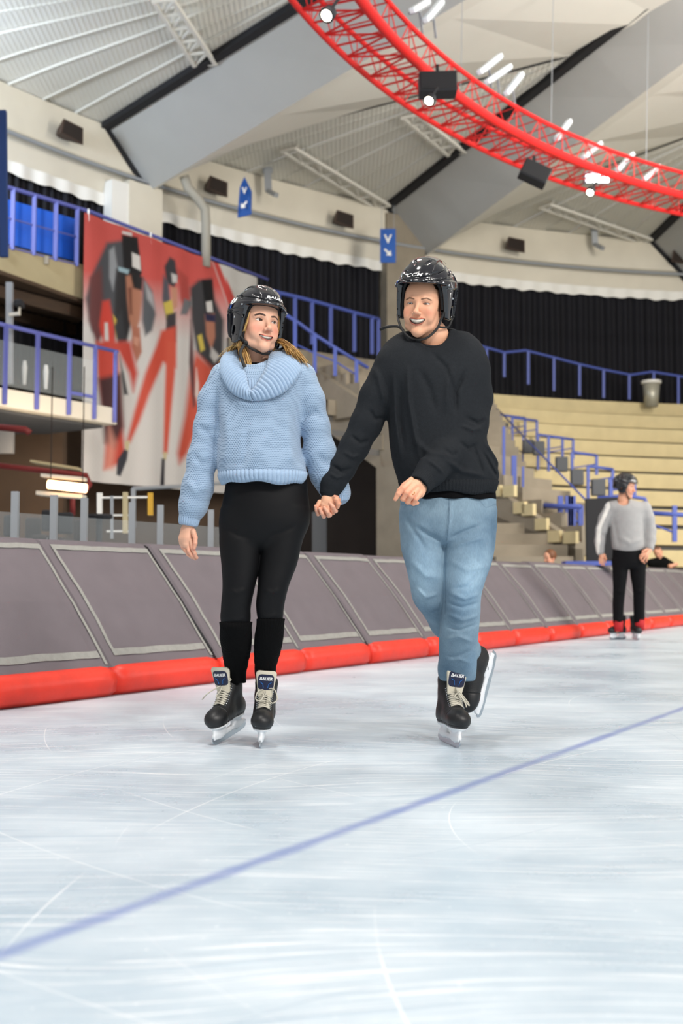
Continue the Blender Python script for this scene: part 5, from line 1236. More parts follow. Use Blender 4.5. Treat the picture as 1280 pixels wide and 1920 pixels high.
# ---------------------------------------------------------------- helmet
def hz(y, drop=.132): 
    t = np.clip((y + .064) / .050, 0, 1); t = t * t * (3 - 2 * t); u = np.clip((y - .022) / .07, 0, 1); u = u * u * (3 - 2 * u)
    return .050 - drop * t + (drop - .075) * u
def helmet_f(q, st):
    q0 = q; q = q.copy(); q[:, 2] = np.where(q[:, 2] < .03, .03 + (q[:, 2] - .03) * .30, q[:, 2])
    o = ell(q, (0, .012, .042), (.101, .130, .106))
    # flared lower rim and raised crown ridge
    ax = np.abs(q[:, 0])
    ridge = np.maximum(ell(q, (0, .012, .046), (.103, .134, .110)), ax - (.040 + .10 * np.clip(q[:, 2] - .06, -.05, .06)))
    d = smin(o, ridge, .004)
    band = np.maximum(ell(q, (0, .010, .040), (.107, .136, .110)), np.abs(q[:, 2] - (.058 + .10 * q[:, 1])) - .012)
    d = smin(d, band, .005) if st else d
    occ = np.maximum(ell(q, (0, .022, .046), (.108, .130, .100)), -(q[:, 1] - .055)); d = smin(d, occ, .003)
    # shallow grooves
    for (a, b_) in ([(.096, .25), (.032, .16)] if st == 'a' else [(.090, .30), (.120, .42)]):
        gdist = np.abs(q[:, 2] - (a + b_ * q[:, 1])) - .0018; d = smax(d, -np.maximum(gdist, -(d + .004)), .002)
    inner = ell(q, (0, .012, .036), (.086, .112, .094)); d = smax(d, -inner, .003)
    q = q0; d = smax(d, hz(q[:, 1], .132 if st == 'a' else .112) - q[:, 2], .004)
    V_ = [((.045, -.095, .085), (.060, -.075, .092)), ((.020, -.09, .118), (.028, -.060, .132)), ((.085, -.03, .085), (.080, .0, .100)), ((.055, .04, .135), (.060, .075, .120)), ((.093, .04, .06), (.093, .07, .055))]
    for (a, b_) in V_:
        qq = q.copy(); qq[:, 0] = ax; d = smax(d, -rc(qq, a, b_, .0055, .0055), .002)
    qq = q.copy(); qq[:, 0] = 0
    d = smax(d, -np.maximum(rc(qq, (0, .010, -.030), (0, .018, -.042), .013, .012), .06 - ax), .003)
    return d
def make_helmet(pose, parent, st, text, tpos, h=.0019, straps=True, lettering=True, detail=True):
    f = lambda p: helmet_f(pose.inv(p), st) * F(pose.s)
    v, fa = mesh_sdf(f, pose.c - .19, pose.c + .19, h)
    q = pose.inv(v.astype(F)); cen = q[fa].mean(1); cz = cen.copy(); cz[:, 2] = np.where(cz[:, 2] < .03, .03 + (cz[:, 2] - .03) * .3, cz[:, 2]); inn = ell(cz, (0, .012, .036), (.0875, .1135, .0955)) < 0
    t = link('helmet', v, fa, [M['helmet'], M['foam']], parent, smooth=True, mi=inn.astype(int))
    bv = bvh_of(v, fa)
    el = MB().ball((0, 0, 0), 1.0, 64); ev = [pose.to(V(0, .012, .046) + np.array(p) * V(.1045, .1355, .1115)) for p in el.v]; bve = bvh_of(ev, el.f)
    # soft forehead and temple padding
    f2 = lambda p: (lambda q: np.maximum(smax(np.abs(ell(np.stack([q[:, 0], q[:, 1], np.where(q[:, 2] < .03, .03 + (q[:, 2] - .03) * .3, q[:, 2])], 1), (0, .012, .034), (.0795, .1055, .089))) - F(.0045), (hz(q[:, 1], .132 if st == 'a' else .112) + .001) - q[:, 2], .003), q[:, 2] - .075))(pose.inv(p)) * F(pose.s)
    v2, fa2 = mesh_sdf(f2, pose.c - .17, pose.c + .17, h * 1.5); link('padding', v2, fa2, M['foam'], t, smooth=True)
    if lettering:
        for (txt, lp, rgt, upv, w_, sh) in text:
            vs, fs = text_mesh(txt, shear=sh, bold=.018, spacing=1.12); c_ = pose.to(lp); R = pose.R
            vv, ff = decal(vs, fs, c_, R @ unit(rgt), R @ unit(upv), w_, bve, .0006, .72)
            mb = MB(); mb.add(vv, ff); mb.build('lettering', M['letter'], t)
    if detail:
        for s in (-1, 1):
            for (x, y, z) in [(.022, -.124, .058), (.090, -.050, .050), (.099, .0, .012)]:
                hit = bv.find_nearest(Vector(pose.to(V(s * x, y, z))))[0]; MB().ball(np.array(hit), .0042, 8).build('screw', M['chrome'], t, smooth=True)
    return t, bv
def ribbon(mb, pts, w, th, n=24, m=0, nrm=(0, -1, 0)):
    """flat strap through points (Catmull-Rom)"""
    pts = spline(pts, n); mb.tube(pts, w / 2, 8, m, flat=th / w, nrm=nrm); return mb
def spline(pts, n=24, closed=False):
    pts = [np.asarray(p, float) for p in pts]; N = len(pts); out = []
    segs = N if closed else N - 1; per = max(2, n // segs)
    for i in range(segs):
        g = lambda k: pts[(i + k) % N] if closed else pts[min(max(i + k, 0), N - 1)]
        p0, p1, p2, p3 = g(-1), g(0), g(1), g(2)
        for j in range(per):
            t = j / per; out.append(.5 * ((2*p1) + (-p0+p2)*t + (2*p0-5*p1+4*p2-p3)*t*t + (-p0+3*p1-3*p2+p3)*t**3))
    if not closed: out.append(pts[-1])
    return out
# ---------------------------------------------------------------- skates
def boot_f(q):
    toe = ell(q, (0, -.098, .106), (.047, .062, .042)); mid = ell(q, (0, -.025, .112), (.043, .10, .046)); heel = ell(q, (0, .080, .112), (.038, .055, .052))
    d = smin(smin(toe, mid, .02), heel, .03)
    d = smin(d, chain(q, [(0, .050, .13), (0, .062, .20), (0, .072, .245)], [.046, .044, .049], .01), .02)
    d = smin(d, rc(q, (0, -.035, .128), (0, .030, .195), .037, .042), .02)
    for (a, b_) in [((0, .055, .225), .012)]: pass
    d = smax(d, F(.072) - q[:, 2], .006)
    d = smax(d, q[:, 2] - (.268 + .22 * (q[:, 1] - .06)), .006)
    hole = chain(q, [(0, .060, .19), (0, .076, .32)], [.034, .044], .01); d = smax(d, -hole, .004)
    gr = np.maximum(np.abs(q[:, 1] + .075 + .35 * (q[:, 2] - .12)) - .0015, -(d + .003)); d = smax(d, -gr, .002)
    gr = np.maximum(np.abs(q[:, 2] - .086) - .0012, -(d + .0025)); d = smax(d, -gr, .002)
    return d
def make_skate(pose, parent, label, laces=True, h=.0024, text=None, bow=1):
    f = lambda p: boot_f(pose.inv(p)) * F(pose.s)
    v, fa = mesh_sdf(f, pose.c + pose.R @ V(0, 0, .15) * pose.s - .26, pose.c + pose.R @ V(0, 0, .15) * pose.s + .26, h)
    q = pose.inv(v.astype(F)); cen = q[fa].mean(1); cap = (cen[:, 1] < -.075 - .35 * (cen[:, 2] - .12))
    t = link('skate', v, fa, [M['boot'], M['toecap']], parent, smooth=True, mi=cap.astype(int)); tag(t, label)
    bv = bvh_of(v, fa)
    # holder
    def hf(p):
        q = pose.inv(p)
        d = smin(ell(q, (0, -.085, .073), (.037, .056, .010)), ell(q, (0, -.085, .050), (.014, .052, .034)), .012)
        d = smin(d, smin(ell(q, (0, .070, .073), (.031, .052, .010)), ell(q, (0, .065, .050), (.013, .045, .034)), .012), .01)
        d = smin(d, rbox(q, (0, -.005, .034), (.0075, .138, .011), .005), .010)
        return d * F(pose.s)
    v2, fa2 = mesh_sdf(hf, pose.c - .2, pose.c + .2, h); link('blade_holder', v2, fa2, M['holder'], t, smooth=True)
    prof = [(-.150, .034), (-.153, .022), (-.146, .010), (-.130, .003), (-.09, .0005), (0, 0), (.09, .0005), (.128, .004), (.142, .014), (.146, .034)]
    R = pose.R; mb = MB(); a = [pose.to(V(-.002, y, z)) for (y, z) in prof]; mb.prism(a, R @ V(.004 * pose.s, 0, 0)); mb.build('blade', M['steel'], t)
    if not laces: return t, bv
    # tongue
    def tf(p):
        q = pose.inv(p); w_ = .0300 + .15 * np.clip(q[:, 2] - .20, 0, .09)
        # slab following a line from the throat up and slightly forward
        a = V(0, -.012, .185); b_ = V(0, -.026, .305); dd = unit(b_ - a); nn = V(0, -dd[2], dd[1])
        q2 = q - a.astype(F); al = q2 @ dd.astype(F); of = q2 @ nn.astype(F); L = np.linalg.norm(b_ - a)
        of = of + 5.0 * q[:, 0] ** 2
        e = np.stack([np.abs(q[:, 0]) - (w_ - .016), np.abs(al - L / 2) - (L / 2 - .016)], 1)
        o2 = np.linalg.norm(np.maximum(e, 0), axis=1) + np.minimum(e.max(1), 0) - .016
        return smax(o2, np.abs(of) - .006, .004) * F(pose.s)
    v3, fa3 = mesh_sdf(tf, pose.to(V(0, 0, .24)) - .1, pose.to(V(0, 0, .24)) + .1, h * .8); tg = link( 'tongue', v3, fa3, M['felt'], t, smooth=True)
    bt = bvh_of(v3, fa3); Rx, Ry, Rz = R[:, 0], R[:, 1], R[:, 2]
    a = V(0, -.012, .185); dd = unit(V(0, -.014, .120))
    # navy label on the tongue
    pts = []; n = 28
    for i in range(n):
        an = 2 * math.pi * i / n; cx_, cz_ = math.cos(an), math.sin(an)
        pts.append((.0345 * np.sign(cx_) * abs(cx_) ** .45, .033 * np.sign(cz_) * abs(cz_) ** .45))
    vs = np.array([(0, 0, 0)] + [(x * .55, z * .55, 0) for x, z in pts] + [(x, z, 0) for x, z in pts]); fs = [(0, 1 + i, 1 + (i + 1) % n) for i in range(n)] + [(1 + i, 1 + n + i, 1 + n + (i + 1) % n, 1 + (i + 1) % n) for i in range(n)]
    c_ = pose.to(a + dd * .074 + V(0, -.004, 0)); vv, ff = decal(vs, fs, c_, Rx, R @ dd, .068 * pose.s, bt, .0010); mb = MB(); mb.add(vv, ff); mb.build('label', M['navy'], t)
    vs, fs = text_mesh('BAUER', shear=.25, bold=.03); c_ = pose.to(a + dd * .088 + V(0, -.004, 0)); vv, ff = decal(vs, fs, c_, unit(Rx - .0 * Rz), R @ dd, .054 * pose.s, bt, .0022, 1.0); mb = MB(); mb.add(vv, ff); mb.build('lettering', M['letter'], t)
    mb = MB()
    for s in (-1, 1):
        L = []
        for (x, z) in [(.024, .074), (.012, .066), (.009, .050)]:
            p = pose.to(a + dd * z + V(s * x, -.004, 0)); n_ = np.cross(Rx, R @ dd); hit = bt.ray_cast(Vector(p + n_ * .1), Vector(-n_), .2)[0]
            if hit is not None: L.append(np.array(hit) + n_ * .003)
        if len(L) > 1: mb.tube(L, .0012, 5)
    if mb.v: mb.build('blue_trim', M['letter_b'], t)
    # laces: criss-cross over the instep
    n = 9; rows = []
    nrm = unit(R @ V(0, -.75, .66))
    def onboot(x, k):
        y = -.066 + (-.004 + .066) * k; z = .155 + (.226 - .155) * k
        p = pose.to(V(x, y, z)); hit = bv.ray_cast(Vector(p + nrm * .12), Vector(-nrm), .25)[0]
        return (np.array(hit) if hit is not None else p) + nrm * .003 * pose.s
    mb = MB(); me_ = MB()
    for i in range(n + 1):
        k = i / n; wdt = .0255 + .004 * k; rows.append(wdt)
        for s in (-1, 1): me_.ball(onboot(s * (wdt + .003), k) - nrm * .001, .0028, 6)
    for i in range(n):
        for s in (-1, 1):
            ps_ = [onboot(s * rows[i] * (1 - 2 * j / 6), (i + j / 6) / n) + nrm * .0018 * (s + 1) * math.sin(math.pi * j / 6) for j in range(7)]
            mb.tube(ps_, .0030 * pose.s, 6, flat=.7, nrm=nrm)
    # bow
    kb = onboot(0, .93) + nrm * .010; X = R @ V(1, 0, 0); dn = unit(R @ V(0, -.6, -.7))
    mb.ball(kb, .0075, 8)
    if bow == 1: L1 = [kb, kb - X * .028 + dn * .02 + nrm * .012, kb - X * .034 + dn * .055 + nrm * .006, kb - X * .012 + dn * .06 + nrm * .01, kb]; L2 = [kb, kb + X * .035 + nrm * .014 + dn * .005, kb + X * .052 + dn * .045 + nrm * .004, kb + X * .034 + dn * .065, kb + X * .02 + dn * .05]
    elif bow == 2: L1 = [kb, kb - X * .02 + dn * .02 + nrm * .01, kb - X * .055 + dn * .045 + nrm * .01, kb - X * .085 + dn * .06 - nrm * .01]; L2 = [kb, kb + X * .035 + dn * -.01 + nrm * .012, kb + X * .04 - dn * .02 + nrm * .01, kb + X * .01 - dn * .035 + nrm * .01, kb - X * .004 - dn * .02 + nrm * .012, kb]
    else: L1 = [kb, kb + X * .008 + dn * .03 + nrm * .012, kb + X * .04 + dn * .075 + nrm * .008, kb + X * .045 + dn * .09 + nrm * .004, kb + X * .02 + dn * .06 + nrm * .012, kb]; L2 = [kb, kb + X * .0 + dn * .03 + nrm * .015, kb + X * .028 + dn * .08 + nrm * .008, kb + X * .034 + dn * .10 + nrm * .004]
    for L in (L1, L2): mb.tube(spline(L, 30), .0026 * pose.s, 6)
    mb.tube(spline([kb, kb + X * .004 + dn * .03 + nrm * .010, kb - X * .012 + dn * .055 + nrm * .006, kb + X * .004 + dn * .062 + nrm * .005], 20), .0025 * pose.s, 6)
    lo_ = mb.build('laces', M['lace'], t, smooth=True); tag(lo_, 'cream laces'); me_.build('eyelets', M['chrome'], t, smooth=True)
    return t, bv
def skate_pose(toe_px, heel_dir, up, D, sc=1.0): ...
def place_skate(blade_px, z, Y, fwd, up, local, sc=1.0):
    """put the local point (for instance the front of the blade) at a photo position and depth"""
    R = frame_mat(fwd, up); w_ = P(blade_px[0], blade_px[1], Y); return Pose(w_ - (np.asarray(local) * sc) @ R.T, R, sc)
def seat_on_ice(p, extra=0.0):
    pts = [p.to(V(0, y, z)) for (y, z) in [(-.150, .034), (-.146, .010), (-.130, .003), (-.09, .0), (0, 0), (.09, 0), (.128, .004), (.146, .03)]]
    p.c = p.c - V(0, 0, min(q[2] for q in pts) - .0005 + extra); return p

def sleeve(p, pts, D, k=.03):
    """pts: (px, py, y offset, radius)"""
    return chain(p, [P(x, y, D + yo) for (x, y, yo, r) in pts], [r for (x, y, yo, r) in pts], k)
def rib_tube(name, a, b, ra, rb, parent, mt, nribs=34, depth=.0022, flat=1.0, rows=10, bulge=0.0, side=V(0, 1, 0)):
    """ribbed cuff between two points"""
    a = np.asarray(a, float); b = np.asarray(b, float); t = unit(b - a); u = unit(np.cross(side, t)); w_ = np.cross(t, u); n = nribs * 4; vs = []; fs = []
    for i in range(rows + 1):
        s = i / rows; r = ra + (rb - ra) * s + bulge * math.sin(math.pi * s)
        if i in (0, rows): r -= .004
        for k in range(n):
            an = 2 * math.pi * k / n; rr = r + depth * math.cos(nribs * an); vs.append(a + (b - a) * s + rr * (math.cos(an) * u + math.sin(an) * w_ * flat))
    for i in range(rows):
        for k in range(n): l = (k + 1) % n; fs.append((i * n + k, i * n + l, (i + 1) * n + l, (i + 1) * n + k))
    # turned-in edges
    for e, c_ in ((0, a), (rows, b)):
        base = e * n; i0 = len(vs); s_ = (b - a) * (.25 if e == 0 else -.25)
        for k in range(n): vs.append(c_ + (vs[base + k] - c_) * .86 + s_)
        for k in range(n): l = (k + 1) % n; q_ = (base + k, base + l, i0 + l, i0 + k); fs.append(q_ if e else q_[::-1])
    return link(name, vs, fs, mt, parent, smooth=True)
def body_join(parts): return join(parts)
def fingers(p, lst, D):
    """lst of finger paths [(px,py,yo,r)...]; each kept separate with a tight blend"""
    o = None
    for f_ in lst:
        d = chain(p, [P(x, y, D + yo) for (x, y, yo, r) in f_], [r for (x, y, yo, r) in f_], .003)
        o = d if o is None else smin(o, d, .0018)
    return o
def hand_mesh(palm, fing, D, skin, wrist, h=.0014, mirror=False, knuck=None):
    allp = [P(x, y, D + yo) for f_ in palm + fing + [wrist] for (x, y, yo, r) in f_]
    def f(p):
        pl = None
        for f_ in palm:
            d = chain(p, [P(x, y, D + yo) for (x, y, yo, r) in f_], [r for (x, y, yo, r) in f_], .008); pl = d if pl is None else smin(pl, d, .012)
        pl = smin(pl, chain(p, [P(x, y, D + yo) for (x, y, yo, r) in wrist], [r for (x, y, yo, r) in wrist], .01), .012)
        for f_ in fing:
            pl = smin(pl, chain(p, [P(x, y, D + yo) for (x, y, yo, r) in f_], [r for (x, y, yo, r) in f_], .003), .0022)
        return pl
    A = np.array(allp); v, fa = mesh_sdf(f, A.min(0) - .05, A.max(0) + .05, h)
    base = np.array(lin(skin)[:3]); col = np.tile(base, (len(v), 1)); pink = np.array(lin('cf6f58')[:3])
    for f_ in fing:
        for j, (x, y, yo, r) in enumerate(f_):
            if j == 0: continue
            dd = np.linalg.norm(v - P(x, y, D + yo), axis=1); m_ = (.45 * np.exp(-(dd / (r * 1.3)) ** 2))[:, None]; col = col * (1 - m_) + pink * m_
    return v, fa, col
def cloth(name, f, lo, hi, h, mt, parent, rel=2, cols=None, mi=None):
    v, fa = mesh_sdf(f, lo, hi, h)
    if rel: v = relax(v, fa, rel)
    c = cols(v) if cols else None; m_ = mi(v[fa].mean(1)) if mi else None
    return link(name, v, fa, mt, parent, smooth=True, cols=c, mi=m_), v, fa
def inner_body(segs, skin, h=.010):
    """the parts of the body under the clothes, one surface"""
    def f(p):
        o = None
        for s in segs:
            d = chain(p, [q_[0] for q_ in s], [q_[1] for q_ in s], .02); o = d if o is None else smin(o, d, .04)
        return o
    A = np.array([q_[0] for s in segs for q_ in s]); v, fa = mesh_sdf(f, A.min(0) - .2, A.max(0) + .2, h)
    return v, fa, np.tile(np.array(lin(skin)[:3]), (len(v), 1))
# ================================================================ the woman
DW = 4.60
wt = empty('person', V(P(490, 1380, DW)[0], DW, 0), 'person in pale blue cable cowl-neck jumper, black leggings and black helmet, holding hands', 'person')
wt['label'] = 'person in pale blue knitted cowl-neck jumper, black leggings and black helmet'
gW = dict(fw=.0610, jaw=.050, chin=-.001, eyez=.0, eye=.0050, mouth=.0048, mw=.033, skin='e2ae93', blush=.55, brow=.001, bw=.0036, bc='3a241a', ba=1.0, lip='c0584e', iris='3a2416', lash=.95, hair='8a6238', gx=.22, gz=.0, tongue=0)
wp = Pose(P(483, 611, DW + .0), euler(30, 4, 5), 1.05)
wph = Pose(wp.to(V(0, 0, .004)), wp.R, 1.06)
hv = make_head(wp, gW, [(P(478, 670, DW + .03), .050), (P(476, 712, DW + .04), .062)])
# right hand hanging open
wh1 = hand_mesh([[(353, 990, 0, .020), (351, 1008, 0, .022), (350, 1020, .0, .019)], [(346, 992, .005, .016), (343, 1010, .01, .018), (343, 1018, .012, .016)]],
    [[(358, 1014, -.012, .0098), (361, 1028, -.018, .0086), (365, 1038, -.014, .0076), (369, 1046, -.004, .0062)],
     [(352, 1018, -.004, .0098), (354, 1033, -.010, .0086), (360, 1042, -.006, .0076), (366, 1048, .006, .0062)],
     [(345, 1018, .008, .0095), (347, 1030, .004, .0084), (353, 1040, .008, .0074), (360, 1046, .018, .0060)],
     [(341, 1014, .020, .0085), (342, 1025, .018, .0075), (347, 1033, .022, .0066), (353, 1038, .030, .0054)],
     [(362, 996, -.014, .0112), (366, 1008, -.026, .0098), (366, 1019, -.030, .0086), (364, 1028, -.028, .0066)]],
    DW, gW['skin'], [(356, 968, 0, .024), (354, 985, 0, .021)])
# left hand wrapped round his: comes from behind-right, fingers curl over the front
wh2 = hand_mesh([[(634, 938, .04, .020), (622, 952, .035, .020), (612, 957, .030, .018)]],
    [[(626, 951, .008, .0100), (629, 958, -.020, .0090), (624, 950, -.034, .0082), (618, 943, -.036, .0070)],
     [(616, 960, .005, .0100), (618, 966, -.020, .0090), (614, 960, -.036, .0082), (608, 952, -.042, .0070)],
     [(607, 962, .008, .0096), (607, 968, -.016, .0088), (603, 962, -.032, .0080), (599, 954, -.040, .0068)],
     [(598, 960, .012, .0088), (596, 964, -.010, .0080), (593, 957, -.026, .0070), (591, 949, -.034, .0060)],
     [(632, 944, .012, .0108), (634, 938, -.018, .0096), (631, 933, -.034, .0086), (627, 931, -.042, .0070)]],
    DW, gW['skin'], [(644, 918, .06, .022), (638, 932, .05, .020)])
seg = [[(P(478, 712, DW + .04), .05), (P(490, 800, DW), .08), (P(495, 930, DW), .08)],
       [(P(478, 712, DW + .03), .04), (P(415, 712, DW), .045), (P(388, 830, DW), .035), (P(354, 975, DW), .024)],
       [(P(478, 712, DW + .03), .04), (P(570, 712, DW), .045), (P(600, 830, DW), .035), (P(640, 925, DW + .055), .024)],
       [(P(495, 930, DW), .08), (P(452, 1000, DW), .06), (P(447, 1110, DW), .04), (P(441, 1190, DW + .04), .034), (P(447, 1262, DW + .17), .026)],
       [(P(495, 930, DW), .08), (P(534, 1000, DW), .06), (P(512, 1110, DW), .04), (P(504, 1190, DW + .035), .034), (P(497, 1275, DW + .15), .026)]]
v, f_, c_ = body_join([hv, wh1, wh2, inner_body(seg, gW['skin'])])
link('body', v, f_, M['skin'], wt, smooth=True, cols=c_)
# helmet, straps
hw, bvw = make_helmet(wph, wt, 'a', [('BAUER', V(.016, -.12, .082), V(1, .12, 0), V(0, .35, 1), .080, .2), ('BAUER', V(-.098, .03, .062), V(.1, -1, 0.1), V(.3, 0, 1), .06, .2)], None)
tag(hw, 'glossy black helmet with white lettering')
mb = MB()
ribbon(mb, [wph.to(V(-.092, -.012, -.055)), wp.to(V(-.080, -.028, -.065)), wp.to(V(-.062, -.030, -.085)), wp.to(V(-.045, -.040, -.105)), wp.to(V(0, -.060, -.123)), wp.to(V(.030, -.050, -.115)), wp.to(V(.075, -.040, -.092)), wp.to(V(.100, -.035, -.075)), wp.to(V(.106, -.030, -.055)), wph.to(V(.093, -.012, -.05))], .010, .003, 60)
ribbon(mb, [wp.to(V(-.062, -.032, -.088)), wp.to(V(-.080, -.030, -.125)), wp.to(V(-.078, -.050, -.165)), wp.to(V(-.072, -.062, -.190))], .013, .003, 24)
mb.ball(wp.to(V(-.060, -.034, -.086)), (.012, .008, .009), 10)
so = mb.build('chin_strap', M['strap'], hw, smooth=True)
# hair: long fair strands from under the helmet
vs_all = []; fs_all = []; cols = []; random.seed(3)
def strand(pts, r0, colr):
    mbs_ = MB(); sp_ = spline(pts, 18); n_ = len(sp_); mbs_.tube(sp_, [r0 * (.7 + .5 * math.sin(math.pi * min(1, i / n_ * 1.1))) * (1 - .75 * (i / n_) ** 3) for i in range(n_)], 5, flat=.6)
    b = sum(len(a) for a in vs_all); vs_all.append(np.array(mbs_.v)); fs_all.extend([tuple(b + i for i in f) for f in mbs_.f]); cols.append(np.tile(np.array(lin(colr)[:3]), (len(mbs_.v), 1)))
hc = ['b98c4c', 'a07438', 'cfa766', '8a6232', 'd9b676', '7a552c', 'c29a5a']
for i in range(260):      # photo-left mass falling behind the shoulder and in front of the neck
    u = random.random(); a0 = wp.to(V(-.082 + .03 * u, .01 + .05 * random.random(), -.03 - .02 * random.random()))
    tx = 408 + 62 * random.random(); ty = 668 + 30 * random.random(); bk = .01 + .10 * random.random()
    if i % 3 == 0: tx = 452 + 22 * random.random(); ty = 690 + 12 * random.random(); bk = -.055 - .03 * random.random()
    j = lambda s=4: random.uniform(-s, s)
    mid = P(446 + (tx - 446) * .45 + j(), 655 + j(3), DW + bk * .6 + (.0 if i % 3 == 0 else .02)); endp = P(tx, ty, DW + bk)
    strand([a0, P(447 + j(5), 640 + j(), DW - .03 + .05 * random.random()), mid, endp], .0026, random.choice(hc))
for i in range(220):      # photo-right side, sweeping out over the shoulder
    a0 = wp.to(V(.070 + .01 * random.random(), .005 + .05 * random.random(), -.02 - .03 * random.random())); j = lambda s=4: random.uniform(-s, s)
    tx = 536 + 44 * random.random() ** .8; ty = 662 + (tx - 536) * .55 + 12 * random.random() - 6
    strand([a0, P(527 + j(5), 640 + j(), DW + .0 + .04 * random.random()), P(536 + (tx - 536) * .4 + j(), 656 + j(4), DW - .03 + .04 * random.random()), P(tx, ty, DW - .055 + .06 * random.random())], .0018, random.choice(hc))
for i in range(90):       # wisps framing the face
    s = -1 if i < 58 else 1
    a0 = wp.to(V(s * .062, -.055, .040)); b0 = wp.to(V(s * (.066 + .004 * random.random()), -.040 - .012 * random.random(), -.01)); c0 = wp.to(V(s * (.064 + .012 * random.random()), -.020, -.055)); d0 = wp.to(V(s * (.066 + .02 * random.random()), .0, -.10))
    strand([a0, b0, c0, d0], .0014, random.choice(hc))
M['hair'] = attrmat('fair_hair', .42, .5)
link('hair', np.concatenate(vs_all), fs_all, M['hair'], wt, smooth=True, cols=np.concatenate(cols))
# jumper
RW_ = [(676, 440, 548, .03, .06), (686, 418, 566, .02, .085), (704, 404, 580, .0, .10), (740, 402, 574, -.005, .118), (790, 407, 566, -.012, .128), (840, 408, 567, -.016, .138), (872, 408, 572, -.018, .142), (892, 412, 572, -.016, .136), (898, 418, 566, -.014, .126)]
SLW1 = [(420, 706, 0, .058), (398, 750, 0, .054), (389, 800, 0, .052), (379, 860, 0, .056), (370, 915, 0, .060), (362, 948, 0, .054), (355, 968, 0, .040)]
SLW2 = [(566, 706, 0, .058), (583, 750, 0, .052), (592, 800, .01, .053), (600, 850, .02, .062), (612, 888, .035, .064), (625, 912, .05, .057), (636, 926, .055, .046)]
def fw_(p):
    t = vloft(p, RW_, DW); s = smin(sleeve(p, SLW1, DW), sleeve(p, SLW2, DW), .01)
    d = smin(t, s, .022)
    d = folds(p, d, [([(412, 735), (410, 780), (420, 840)], .014, -.007), ([(425, 760), (432, 840), (418, 885)], .022, .006), ([(440, 752), (470, 770), (520, 752)], .02, .007), ([(520, 760), (500, 830), (470, 890)], .022, .005), ([(555, 760), (560, 830), (566, 880)], .016, -.010), ([(540, 770), (545, 840), (552, 885)], .018, .006), ([(565, 790), (590, 775), (612, 790)], .010, -.006),
        ([(372, 800), (392, 812), (410, 806)], .012, -.006), ([(362, 850), (380, 872), (400, 868)], .014, -.006), ([(350, 900), (372, 925), (396, 912)], .014, .005), ([(590, 850), (612, 868), (628, 862)], .014, -.006), ([(470, 790), (465, 860), (455, 890)], .014, -.005)], DW, amp=1.4)
    # open neck
    d = smax(d, -chain(p, [P(480, 650, DW + .02), P(476, 715, DW - .03)], [.075, .050], .02), .01)
    # stitch relief so the outline is knitted too
    return d
cloth('jumper', fw_, P(325, 1000, DW) - V(.05, .25, 0), P(665, 640, DW) + V(.05, .3, 0), .0042, M['knit'], wt, 2)
# ribbed hem: follows the lower edge
def loft_rib(name, rows, D, parent, mt, nribs, depth, thick=.006):
    n = nribs * 4; vs = []; fs = []; K = len(rows)
    for i, (py, l, r, yo, hd) in enumerate(rows):
        a = P(l, py, D + yo); b = P(r, py, D + yo); cx = (a + b) / 2; ax = (b[0] - a[0]) / 2
        for k in range(n):
            an = 2 * math.pi * k / n; rr = 1 + depth * math.cos(nribs * an) / .12
            sag = .006 * math.sin(3 * an + 1) + .004 * math.sin(7 * an); vs.append(cx + V(ax * rr * math.cos(an), hd * rr * math.sin(an), sag * (i / (K - 1)) + (-(.012) * max(0, -math.sin(an)) if i else 0)))
    for i in range(K - 1):
        for k in range(n): l = (k + 1) % n; fs.append((i * n + k, i * n + l, (i + 1) * n + l, (i + 1) * n + k))
    o = link(name, vs, fs, mt, parent, smooth=True); sd_ = o.modifiers.new('Solidify', 'SOLIDIFY'); sd_.thickness = thick; sd_.offset = -1; return o
loft_rib('hem', [(886, 413, 572, -.016, .137), (891, 412, 572, -.016, .138), (898, 415, 570, -.016, .134), (904, 419, 566, -.015, .126)], DW, wt, M['knit_rib'], 60, .0026)
rib_tube('cuff', P(357, 962, DW), P(352, 986, DW), .041, .036, wt, M['knit_rib'], 26, .0022, bulge=.003)
rib_tube('cuff', P(630, 916, DW + .045), P(637, 943, DW + .045), .044, .034, wt, M['knit_rib'], 26, .0022, bulge=.004)
# cowl collar
K_ = [((472, 735, -.150), (480, 750, -.148)), ((506, 702, -.125), (530, 736, -.140)), ((522, 672, -.060), (560, 704, -.085)), ((532, 660, .02), (565, 684, .0)), ((518, 652, .085), (552, 672, .10)), ((488, 650, .105), (488, 664, .14)), ((455, 652, .085), (424, 670, .10)), ((434, 662, .02), (414, 686, .0)), ((440, 684, -.065), (416, 708, -.080)), ((453, 708, -.120), (438, 738, -.130))]
Ip = spline([P(a[0], a[1], DW + a[2]) for a, b in K_], 600, True); Op = spline([P(b[0], b[1], DW + b[2]) for a, b in K_], 600, True)
n = len(Ip); vs = []; fs = []; ctr = np.mean(Ip, axis=0); NR = 66; T = [(-.35, -.9), (-.12, -.35), (0, 0.05), (.12, .55), (.3, .9), (.5, 1.0), (.7, .85), (.88, .45), (1.0, 0.0), (.97, -.5)]
for i in range(n):
    a, b = Ip[i], Op[i]; tg_ = unit(Ip[(i + 1) % n] - Ip[i - 1]); ou = b - a; nm_ = unit(np.cross(ou, tg_)); 
    if nm_[2] < 0 and abs(nm_[2]) > .15: nm_ = -nm_
    nm_ = unit(nm_ + V(0, 0, .5) + unit((a + b) / 2 - ctr) * V(1, 1, 0) * .7)
    rb_ = .0040 * math.cos(2 * math.pi * NR * i / n)
    for (t_, hgt) in T: vs.append(a + ou * t_ + nm_ * (.013 * hgt + rb_ * (1 if hgt > -.5 else .4)))
k_ = len(T)
